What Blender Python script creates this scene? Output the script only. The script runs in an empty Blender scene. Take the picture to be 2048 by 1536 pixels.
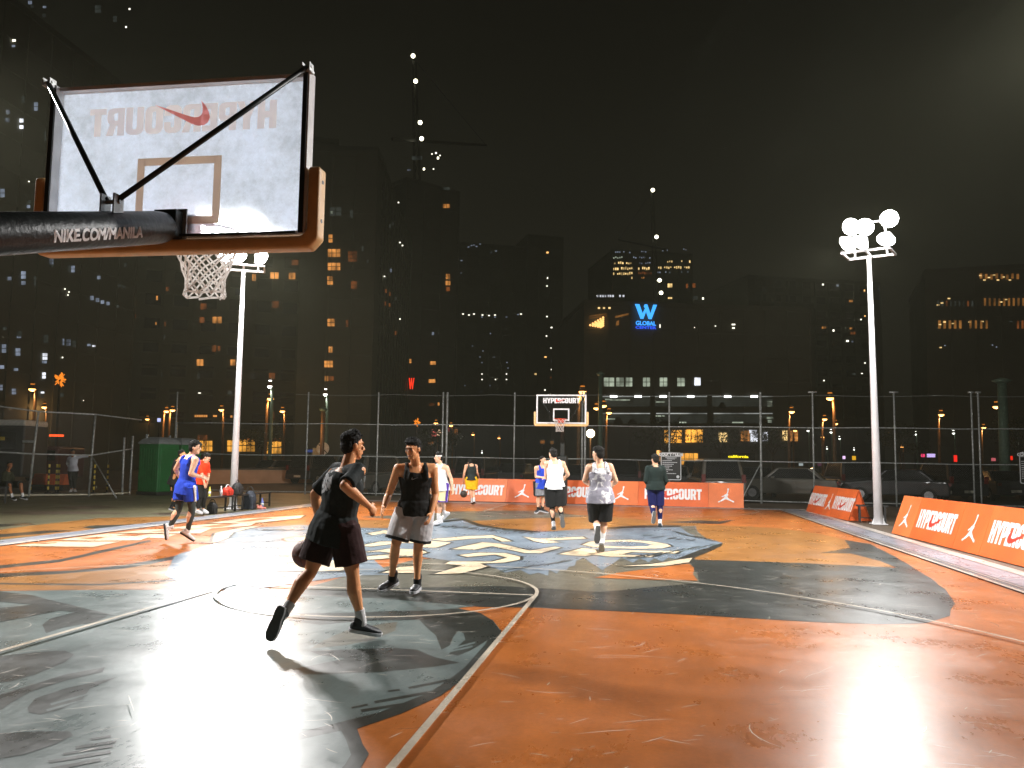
import bpy, bmesh, math, random
from mathutils import Vector, Matrix, noise
R = math.radians
random.seed(7)
SC = bpy.context.scene
COL = SC.collection

# ------------------------------------------------------------------ camera
# World frame: origin on the floor under the near rim, +Y along the court towards the far rim, Z up, metres.
F_PX = 1714.7                       # focal length for a 2048 px wide picture
PITCH, ROLL, CAM_H, YAW = 0.0910, 0.0140, 1.494, 0.15534
CAM = Vector((2.131*math.cos(YAW)+5.8425*math.sin(YAW), 2.131*math.sin(YAW)-5.8425*math.cos(YAW), CAM_H))
def _rot(v):                        # from the camera-heading frame to the court frame
    c, s = math.cos(YAW), math.sin(YAW)
    return Vector((v[0]*c - v[1]*s, v[0]*s + v[1]*c, v[2]))
_cp, _sp, _cr, _sr = math.cos(PITCH), math.sin(PITCH), math.cos(ROLL), math.sin(ROLL)
FWD = _rot((0, _cp, _sp))
_r0, _u0 = Vector((1, 0, 0)), Vector((0, -_sp, _cp))
RIGHT = _rot(_r0*_cr + _u0*_sr)
UP = _rot(_u0*_cr - _r0*_sr)
cam = bpy.data.objects.new("camera", bpy.data.cameras.new("camera"))
COL.objects.link(cam)
cam.matrix_world = Matrix((
    (RIGHT.x, UP.x, -FWD.x, CAM.x), (RIGHT.y, UP.y, -FWD.y, CAM.y), (RIGHT.z, UP.z, -FWD.z, CAM.z), (0, 0, 0, 1)))
cam.data.sensor_width = 36.0
cam.data.lens = F_PX/2048*36.0
cam.data.clip_start = 0.05
cam.data.clip_end = 3000
SC.camera = cam

# ------------------------------------------------------------------ night sky and exposure
world = bpy.data.worlds.new("World")
SC.world = world
world.use_nodes = True
bg = world.node_tree.nodes["Background"]
bg.inputs["Color"].default_value = (0.0050, 0.0047, 0.0034, 1)
bg.inputs["Strength"].default_value = 1.0
SC.view_settings.view_transform = 'Standard'
SC.view_settings.look = 'None'
SC.view_settings.gamma = 1.0
SC.view_settings.exposure = 0.0
SC.cycles.use_denoising = True
SC.cycles.max_bounces = 8
SC.cycles.diffuse_bounces = 3
SC.cycles.glossy_bounces = 3
SC.cycles.transparent_max_bounces = 10
SC.cycles.sample_clamp_indirect = 6.0
SC.cycles.volume_bounces = 0
SC.cycles.volume_step_rate = 4.0
FLOOD_W = 3400.0                    # watts of each floodlight head

# ------------------------------------------------------------------ helpers
def ray(px, py):
    return FWD + RIGHT*((px-1024)/F_PX) - UP*((py-768)/F_PX)
def AtD(px, py, D):                 # the point seen at (px, py) and D metres in front of the camera
    return CAM + ray(px, py)*D
def G(px, py, z=0.0):               # the point of the ground seen at (px, py)
    d = ray(px, py)
    return CAM + d*((z-CAM.z)/d.z)
def OnPlane(px, py, p, n):
    d = ray(px, py)
    return CAM + d*((p-CAM).dot(n)/d.dot(n))
def hor(px):                        # image row of the horizon
    return 924.4 + (px-1024)*0.01402
def depth(p): return (p-CAM).dot(FWD)

def S(r, g, b):                     # sRGB 0-255 to linear
    f = lambda c: (c/255/12.92) if c/255 <= 0.04045 else ((c/255+0.055)/1.055)**2.4
    return (f(r), f(g), f(b), 1.0)

def nt(name):
    m = bpy.data.materials.new(name); m.use_nodes = True
    n = m.node_tree
    return m, n, n.nodes, n.links, n.nodes["Principled BSDF"]

_mc = {}
def mat(name, col, rough=0.6, metal=0.0, var=0.15, scale=8.0, bump=0.0, bscale=40.0, spec=0.5, coat=0.0):
    """painted / plain surface with a little procedural wear"""
    if name in _mc: return _mc[name]
    m, n, N, L, b = nt(name)
    tc = N.new("ShaderNodeTexCoord")
    no = N.new("ShaderNodeTexNoise"); no.inputs["Scale"].default_value = scale; no.inputs["Detail"].default_value = 5
    L.new(tc.outputs["Object"], no.inputs["Vector"])
    mr = N.new("ShaderNodeMapRange"); mr.inputs["From Min"].default_value = 0.3; mr.inputs["From Max"].default_value = 0.7
    mr.inputs["To Min"].default_value = 1-var; mr.inputs["To Max"].default_value = 1+var
    L.new(no.outputs["Fac"], mr.inputs["Value"])
    mx = N.new("ShaderNodeVectorMath"); mx.operation = 'SCALE'; mx.inputs[0].default_value = col[:3]
    L.new(mr.outputs["Result"], mx.inputs["Scale"])
    L.new(mx.outputs["Vector"], b.inputs["Base Color"])
    b.inputs["Roughness"].default_value = rough; b.inputs["Metallic"].default_value = metal
    b.inputs["Specular IOR Level"].default_value = spec
    b.inputs["Coat Weight"].default_value = coat
    if bump:
        n2 = N.new("ShaderNodeTexNoise"); n2.inputs["Scale"].default_value = bscale; n2.inputs["Detail"].default_value = 4
        L.new(tc.outputs["Object"], n2.inputs["Vector"])
        bp = N.new("ShaderNodeBump"); bp.inputs["Strength"].default_value = bump; bp.inputs["Distance"].default_value = 0.02
        L.new(n2.outputs["Fac"], bp.inputs["Height"]); L.new(bp.outputs["Normal"], b.inputs["Normal"])
    _mc[name] = m
    return m

def glow(name, col, strength, sample=False):
    """a thing that gives off light"""
    if name in _mc: return _mc[name]
    m, n, N, L, b = nt(name)
    b.inputs["Base Color"].default_value = (0.02, 0.02, 0.02, 1)
    b.inputs["Emission Color"].default_value = col
    b.inputs["Emission Strength"].default_value = strength
    m.cycles.emission_sampling = 'AUTO' if sample else 'NONE'
    _mc[name] = m
    return m

def lit_room(name, col, strength, scale=1.2):
    """a lit window: the room behind is uneven (curtains, lamps, furniture)"""
    if name in _mc: return _mc[name]
    m, n, N, L, b = nt(name)
    tc = N.new("ShaderNodeTexCoord")
    mp = N.new("ShaderNodeMapping"); mp.inputs["Scale"].default_value = (scale, scale, scale*0.6)
    L.new(tc.outputs["Object"], mp.inputs["Vector"])
    no = N.new("ShaderNodeTexNoise"); no.inputs["Scale"].default_value = 1.0; no.inputs["Detail"].default_value = 3
    L.new(mp.outputs["Vector"], no.inputs["Vector"])
    mr = N.new("ShaderNodeMapRange"); mr.inputs["From Min"].default_value = 0.35; mr.inputs["From Max"].default_value = 0.68
    mr.inputs["To Min"].default_value = 0.25*strength; mr.inputs["To Max"].default_value = 1.6*strength
    L.new(no.outputs["Fac"], mr.inputs["Value"])
    b.inputs["Base Color"].default_value = (0.02, 0.02, 0.02, 1)
    b.inputs["Emission Color"].default_value = col
    L.new(mr.outputs["Result"], b.inputs["Emission Strength"])
    m.cycles.emission_sampling = 'NONE'
    _mc[name] = m
    return m

class MB:
    """collects shapes, builds them as ONE mesh object"""
    def __init__(s): s.v = []; s.f = []; s.mi = []; s.m = 0
    def add(s, vs, fs):
        o = len(s.v); s.v += [tuple(v) for v in vs]
        s.f += [tuple(i+o for i in f) for f in fs]; s.mi += [s.m]*len(fs)
    def quad(s, a, b, c, d): s.add([a, b, c, d], [(0, 1, 2, 3)])
    def box(s, c, h, ax=None):      # centre, half sizes, optional axes
        ax = ax or (Vector((1, 0, 0)), Vector((0, 1, 0)), Vector((0, 0, 1)))
        c = Vector(c); vs = []
        for k in range(8):
            vs.append(c + ax[0]*(h[0] if k & 1 else -h[0]) + ax[1]*(h[1] if k & 2 else -h[1]) + ax[2]*(h[2] if k & 4 else -h[2]))
        s.add(vs, [(0, 2, 3, 1), (4, 5, 7, 6), (0, 1, 5, 4), (2, 6, 7, 3), (0, 4, 6, 2), (1, 3, 7, 5)])
    def bar(s, a, b, w, h, upv=(0, 0, 1)):   # rectangular bar from a to b
        a, b = Vector(a), Vector(b); d = (b-a); l = d.length; d.normalize()
        x = d.cross(Vector(upv))
        if x.length < 1e-4: x = d.cross(Vector((1, 0, 0)))
        x.normalize(); y = x.cross(d)
        s.box((a+b)/2, (w/2, l/2, h/2), (x, d, y))
    def loft(s, rings, cap=True):   # rings of equal length, each a list of points
        k = len(rings[0]); vs = [p for r in rings for p in r]; fs = []
        for i in range(len(rings)-1):
            for j in range(k):
                a, b = i*k+j, i*k+(j+1) % k
                fs.append((a, b, b+k, a+k))
        if cap:
            fs.append(tuple(range(k-1, -1, -1))); fs.append(tuple((len(rings)-1)*k+j for j in range(k)))
        s.add(vs, fs)
    def tube(s, pts, rad, seg=10, cap=True):
        pts = [Vector(p) for p in pts]
        rad = rad if isinstance(rad, (list, tuple)) else [rad]*len(pts)
        rings = []; x = None
        for i, p in enumerate(pts):
            d = (pts[min(i+1, len(pts)-1)] - pts[max(i-1, 0)])
            d = d.normalized() if d.length > 1e-9 else Vector((0, 0, 1))
            if x is None:
                x = d.cross(Vector((0, 0, 1)))
                if x.length < 1e-3: x = d.cross(Vector((1, 0, 0)))
            x = (x - d*x.dot(d)).normalized(); y = d.cross(x)
            rings.append([p + x*rad[i]*math.cos(2*math.pi*j/seg) + y*rad[i]*math.sin(2*math.pi*j/seg) for j in range(seg)])
        s.loft(rings, cap)
    def capsule(s, a, r0, b, r1, seg=14, n=4):
        a, b = Vector(a), Vector(b); d = b-a
        d = d.normalized() if d.length > 1e-6 else Vector((0, 0, 1))
        pts, rad = [], []
        for i in range(n+1):
            t = math.pi/2*i/n
            pts.append(a - d*r0*math.cos(t)); rad.append(max(r0*math.sin(t), 1e-4))
        for i in range(n+1):
            t = math.pi/2*i/n
            pts.append(b + d*r1*math.sin(t)); rad.append(max(r1*math.cos(t), 1e-4))
        x = d.cross(Vector((0, 0, 1)))
        if x.length < 1e-3: x = d.cross(Vector((1, 0, 0)))
        x.normalize(); y = d.cross(x)
        s.loft([[p + x*r*math.cos(2*math.pi*j/seg) + y*r*math.sin(2*math.pi*j/seg) for j in range(seg)] for p, r in zip(pts, rad)])
    def ell(s, c, ax, seg=16, n=8): # centre, three half-axis vectors
        c = Vector(c); rings = []
        for i in range(n+1):
            t = math.pi*i/n; rr = max(math.sin(t), 1e-3)
            rings.append([c + ax[0]*rr*math.cos(2*math.pi*j/seg) + ax[1]*rr*math.sin(2*math.pi*j/seg) - ax[2]*math.cos(t) for j in range(seg)])
        s.loft(rings)
    def ball(s, c, r, seg=16, n=8): s.ell(c, (Vector((r, 0, 0)), Vector((0, r, 0)), Vector((0, 0, r))), seg, n)
    def mesh(s, name):
        me = bpy.data.meshes.new(name); me.from_pydata(s.v, [], s.f); me.update()
        return me
    def build(s, name, mats, parent=None, smooth=False, loc=None, fix=True):
        me = s.mesh(name)
        if fix:
            b = bmesh.new(); b.from_mesh(me); bmesh.ops.recalc_face_normals(b, faces=b.faces); b.to_mesh(me); b.free()
        mats = mats if isinstance(mats, (list, tuple)) else [mats]
        for m in mats: me.materials.append(m)
        if len(mats) > 1: me.polygons.foreach_set("material_index", s.mi)
        if smooth: me.polygons.foreach_set("use_smooth", [True]*len(me.polygons))
        return link(name, me, parent, loc)

def link(name, me, parent=None, loc=None):
    o = bpy.data.objects.new(name, me); COL.objects.link(o)
    if parent is not None:
        o.parent = parent
        if loc is None:             # mesh given in world coordinates: bring it into the parent's frame
            me.transform(Matrix.Translation(-parent.location))
    if loc is not None: o.location = loc
    return o
def tag(o, label=None, cat=None, group=None, kind=None):
    if label: o["label"] = label
    if cat: o["category"] = cat
    if group: o["group"] = group
    if kind: o["kind"] = kind
    return o
def thing(name, loc, label, cat, group=None):
    o = bpy.data.objects.new(name, None); COL.objects.link(o); o.location = loc
    o.empty_display_size = 0.2
    return tag(o, label, cat, group)
def bevel(o, w, seg=2):
    me = o.data; b = bmesh.new(); b.from_mesh(me)
    bmesh.ops.bevel(b, geom=[e for e in b.edges if len(e.link_faces) == 2 and e.calc_face_angle(0) > 0.6], offset=w, segments=seg, affect='EDGES', profile=0.5)
    b.to_mesh(me); b.free()
    return o
def copy_tree(o, parent=None):
    c = o.copy(); COL.objects.link(c); c.parent = parent
    for ch in list(o.children): copy_tree(ch, c)
    return c

# ---- flat figures: block letters, text and emblems -> meshes in the XY plane
GLYPH = {
 'H': (.64, [[(0,0),(.24,0),(.24,.38),(.39,.38),(.39,0),(.63,0),(.63,1),(.39,1),(.39,.62),(.24,.62),(.24,1),(0,1)]]),
 'Y': (.62, [[(.19,0),(.43,0),(.43,.4),(.65,1),(.41,1),(.31,.64),(.21,1),(-.03,1),(.19,.4)]]),
 'P': (.6, [[(0,0),(.24,0),(.24,.32),(.4,.32),(.53,.36),(.6,.47),(.6,.85),(.53,.96),(.4,1),(0,1)], [(.24,.53),(.34,.53),(.37,.57),(.37,.77),(.34,.81),(.24,.81)]]),
 'E': (.52, [[(0,0),(.5,0),(.5,.21),(.24,.21),(.24,.4),(.47,.4),(.47,.6),(.24,.6),(.24,.79),(.5,.79),(.5,1),(0,1)]]),
 'R': (.62, [[(0,0),(.24,0),(.24,.36),(.29,.36),(.38,0),(.64,0),(.51,.4),(.58,.48),(.61,.58),(.61,.85),(.54,.96),(.41,1),(0,1)], [(.24,.55),(.34,.55),(.37,.59),(.37,.77),(.34,.81),(.24,.81)]]),
 'C': (.6, [[(.18,0),(.43,0),(.54,.06),(.6,.17),(.6,.4),(.36,.4),(.36,.25),(.33,.2),(.28,.2),(.25,.25),(.25,.75),(.28,.8),(.33,.8),(.36,.75),(.36,.62),(.6,.62),(.6,.83),(.54,.94),(.43,1),(.18,1),(.06,.94),(0,.83),(0,.17),(.06,.06)]]),
 'O': (.63, [[(.18,0),(.44,0),(.56,.06),(.62,.17),(.62,.83),(.56,.94),(.44,1),(.18,1),(.06,.94),(0,.83),(0,.17),(.06,.06)], [(.28,.2),(.25,.25),(.25,.75),(.28,.8),(.34,.8),(.37,.75),(.37,.25),(.34,.2)]]),
 'U': (.63, [[(.18,0),(.44,0),(.56,.06),(.62,.17),(.62,1),(.38,1),(.38,.25),(.34,.2),(.28,.2),(.24,.25),(.24,1),(0,1),(0,.17),(.06,.06)]]),
 'T': (.56, [[(.16,0),(.4,0),(.4,.78),(.57,.78),(.57,1),(-.01,1),(-.01,.78),(.16,.78)]]),
}
SWOOSH = [(0,.36),(.03,.2),(.09,.08),(.18,.01),(.28,0),(.38,.03),(1.0,.36),(.40,.165),(.31,.145),(.23,.16),(.18,.21),(.165,.28),(.18,.36),(.2,.42),(.1,.42)]
SWOOSH = [(.17,.43),(.08,.33),(.02,.22),(0,.13),(.03,.05),(.1,.005),(.2,0),(.31,.035),(1.0,.4),(.36,.17),(.27,.145),(.2,.15),(.155,.18),(.135,.23),(.137,.3),(.15,.37)]
JUMPMAN = [(.62,1.0),(.68,.99),(.7,.94),(.68,.89),(.665,.88),(.655,.78),(.63,.66),(.6,.6),(.64,.56),(.64,.5),(.6,.46),(.585,.4),(.6,.33),(.7,.25),(.86,.14),(.97,.1),(1.0,.02),(.93,.0),(.84,.06),(.66,.14),(.52,.2),(.44,.2),(.3,.1),(.12,.02),(.08,-.02),(.0,-.01),(.02,.05),(.1,.08),(.26,.2),(.36,.31),(.42,.37),(.44,.42),(.36,.4),(.26,.36),(.22,.4),(.26,.43),(.36,.47),(.42,.54),(.5,.58),(.55,.64),(.585,.76),(.6,.86),(.58,.91),(.59,.97)]

def flat(polys, name, ext=0.0):
    """filled 2D outlines (holes where they nest) -> mesh"""
    cu = bpy.data.curves.new(name, 'CURVE'); cu.dimensions = '2D'; cu.fill_mode = 'BOTH'; cu.extrude = ext
    for p in polys:
        sp = cu.splines.new('POLY'); sp.points.add(len(p)-1)
        for q, (x, y) in zip(sp.points, p): q.co = (x, y, 0, 1)
        sp.use_cyclic_u = True
    return _cur2mesh(cu, name)
_bench = bpy.data.scenes.new("workbench"); _bvl = _bench.view_layers[0]   # shapes are evaluated here, away from the big scene
def evaluated(o):
    _bench.collection.objects.link(o); _bvl.update(); dg = _bvl.depsgraph; dg.update()
    return bpy.data.meshes.new_from_object(o.evaluated_get(dg))
def _cur2mesh(cu, name):
    o = bpy.data.objects.new(name, cu)
    me = evaluated(o); me.name = name
    bpy.data.objects.remove(o); bpy.data.curves.remove(cu)
    return me
def words(t, name, size=1.0, ext=0.0, offset=0.0, align='CENTER', sx=1.0, space=1.0):
    cu = bpy.data.curves.new(name, 'FONT'); cu.body = t; cu.size = size; cu.extrude = ext; cu.offset = offset
    cu.align_x = align; cu.align_y = 'CENTER'; cu.space_character = space
    me = _cur2mesh(cu, name)
    if sx != 1: me.transform(Matrix.Diagonal((sx, 1, 1, 1)))
    return me
def block(t, name, gap=.035, ext=0.0):
    """HYPERCOURT style heavy letters, cap height 1, centred"""
    polys, x = [], 0.0
    for ch in t:
        w, ps = GLYPH[ch]
        polys += [[(a+x, b) for a, b in p] for p in ps]; x += w+gap
    w = x-gap
    return flat([[(a-w/2, b-.5) for a, b in p] for p in polys], name, ext), w
def place(me, o, x, y, sx=1.0, sy=1.0):
    """put an XY mesh on the plane through o with axes x, y (unit)"""
    x, y = Vector(x).normalized(), Vector(y).normalized(); n = x.cross(y)
    m = Matrix((( x.x*sx, y.x*sy, n.x, o[0]), (x.y*sx, y.y*sy, n.y, o[1]), (x.z*sx, y.z*sy, n.z, o[2]), (0, 0, 0, 1)))
    me.transform(m)
    return me
def decal(me, name, m, parent, o, x, y, sx, sy):
    place(me, o, x, y, sx, sy); me.materials.append(m)
    return link(name, me, parent)
Z = Vector((0, 0, 1))
# ------------------------------------------------------------------ ground and court
def floor_paint(name, col, rough=0.305, scuff=0.55, vary=0.22):
    """painted sports floor: uneven roller coat, chalky wear, worn gloss"""
    m, n, N, L, b = nt(name)
    geo = N.new("ShaderNodeNewGeometry")
    def noi(scale, detail=4, rgh=0.6, dist=0.0, vec=None, sx=(1, 1, 1), rz=0):
        mp = N.new("ShaderNodeMapping"); mp.inputs["Scale"].default_value = sx; mp.inputs["Rotation"].default_value = (0, 0, rz)
        L.new(geo.outputs["Position"], mp.inputs["Vector"])
        t = N.new("ShaderNodeTexNoise"); t.inputs["Scale"].default_value = scale; t.inputs["Detail"].default_value = detail
        t.inputs["Roughness"].default_value = rgh; t.inputs["Distortion"].default_value = dist
        L.new(mp.outputs["Vector"], t.inputs["Vector"])
        return t.outputs["Fac"]
    def rng(v, a, b_, c, d):
        r = N.new("ShaderNodeMapRange"); r.inputs["From Min"].default_value = a; r.inputs["From Max"].default_value = b_
        r.inputs["To Min"].default_value = c; r.inputs["To Max"].default_value = d
        L.new(v, r.inputs["Value"]); return r.outputs["Result"]
    def math_(op, a, b_):
        r = N.new("ShaderNodeMath"); r.operation = op
        for i, q in enumerate((a, b_)):
            if isinstance(q, (int, float)): r.inputs[i].default_value = q
            else: L.new(q, r.inputs[i])
        return r.outputs[0]
    big = rng(noi(0.55, 4), .3, .7, 1-vary, 1+vary)
    roll = rng(noi(3.5, 5, .65, 0, None, (1, .28, 1)), .3, .7, 1-vary*.7, 1+vary*.7)
    fine = rng(noi(30, 3), .3, .7, .9, 1.1)
    k = math_('MULTIPLY', math_('MULTIPLY', big, roll), fine)
    sc = N.new("ShaderNodeVectorMath"); sc.operation = 'SCALE'; sc.inputs[0].default_value = col[:3]
    L.new(k, sc.inputs["Scale"])
    mx = N.new("ShaderNodeMix"); mx.data_type = 'RGBA'
    L.new(math_('MULTIPLY', rng(noi(2.6, 6, .75, .6, None, (1, .5, 1), .4), .56, .74, 0, 1), scuff*.12), mx.inputs["Factor"])   # chalky worn patches
    L.new(sc.outputs["Vector"], mx.inputs["A"]); mx.inputs["B"].default_value = (.40, .36, .31, 1)
    L.new(mx.outputs["Result"], b.inputs["Base Color"])
    rr = math_('ADD', rng(noi(1.3, 4), .3, .7, rough-.06, rough+.07), rng(noi(18, 4, .7, 0, None, (1, .35, 1)), .3, .7, -.025, .03))
    L.new(rr, b.inputs["Roughness"])
    return m
PAINT = dict(
    OR=floor_paint("orange_floor_paint", S(168, 96, 42)),
    OC=floor_paint("ochre_floor_paint", S(148, 100, 48)),
    DG=floor_paint("dark_grey_floor_paint", S(46, 50, 46)),
    MG=floor_paint("olive_grey_floor_paint", S(92, 90, 78)),
    LG=floor_paint("light_grey_floor_paint", S(92, 104, 102)),
    LB=floor_paint("blue_grey_floor_paint", S(110, 123, 134)),
    CR=floor_paint("cream_floor_paint", S(208, 190, 160)),
    BK=floor_paint("black_floor_paint", S(42, 44, 38)),
    WH=floor_paint("white_line_paint", S(184, 172, 154), scuff=0.3),
    BD=floor_paint("border_grey_paint", S(138, 141, 150)),
    PW=floor_paint("pale_border_paint", S(186, 178, 170)),
    GP=floor_paint("pavement_paint", S(98, 94, 70), rough=.5),
    BP=floor_paint("brown_pavement", S(94, 80, 66), rough=.6),
)
asphalt = mat("asphalt", (.045, .044, .042, 1), .8, 0, .35, 1.5, .4, 60)
g = MB(); g.quad((-900, -300, -.03), (900, -300, -.03), (900, 1500, -.03), (-900, 1500, -.03))
tag(g.build("ground", asphalt), kind="structure")
pv = MB(); pv.quad((-22, -12, -.016), (-8.0, -12, -.016), (-8.0, 31, -.016), (-22, 31, -.016))
pavement = tag(pv.build("pavement", PAINT['GP']), kind="structure")
pv = MB(); pv.quad((-8.0, 24.9, -.012), (12.5, 24.9, -.012), (12.5, 31, -.012), (-8.0, 31, -.012)); pv.quad((8.0, -12, -.012), (12.5, -12, -.012), (12.5, 24.9, -.012), (8.0, 24.9, -.012))
tag(pv.build("pavement", PAINT['BP']), kind="structure")
cf = MB(); cf.quad((-7.5, -9, 0), (7.5, -9, 0), (7.5, 24.9, 0), (-7.5, 24.9, 0))
court = tag(cf.build("court_floor", PAINT['OR']), kind="structure")

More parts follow.
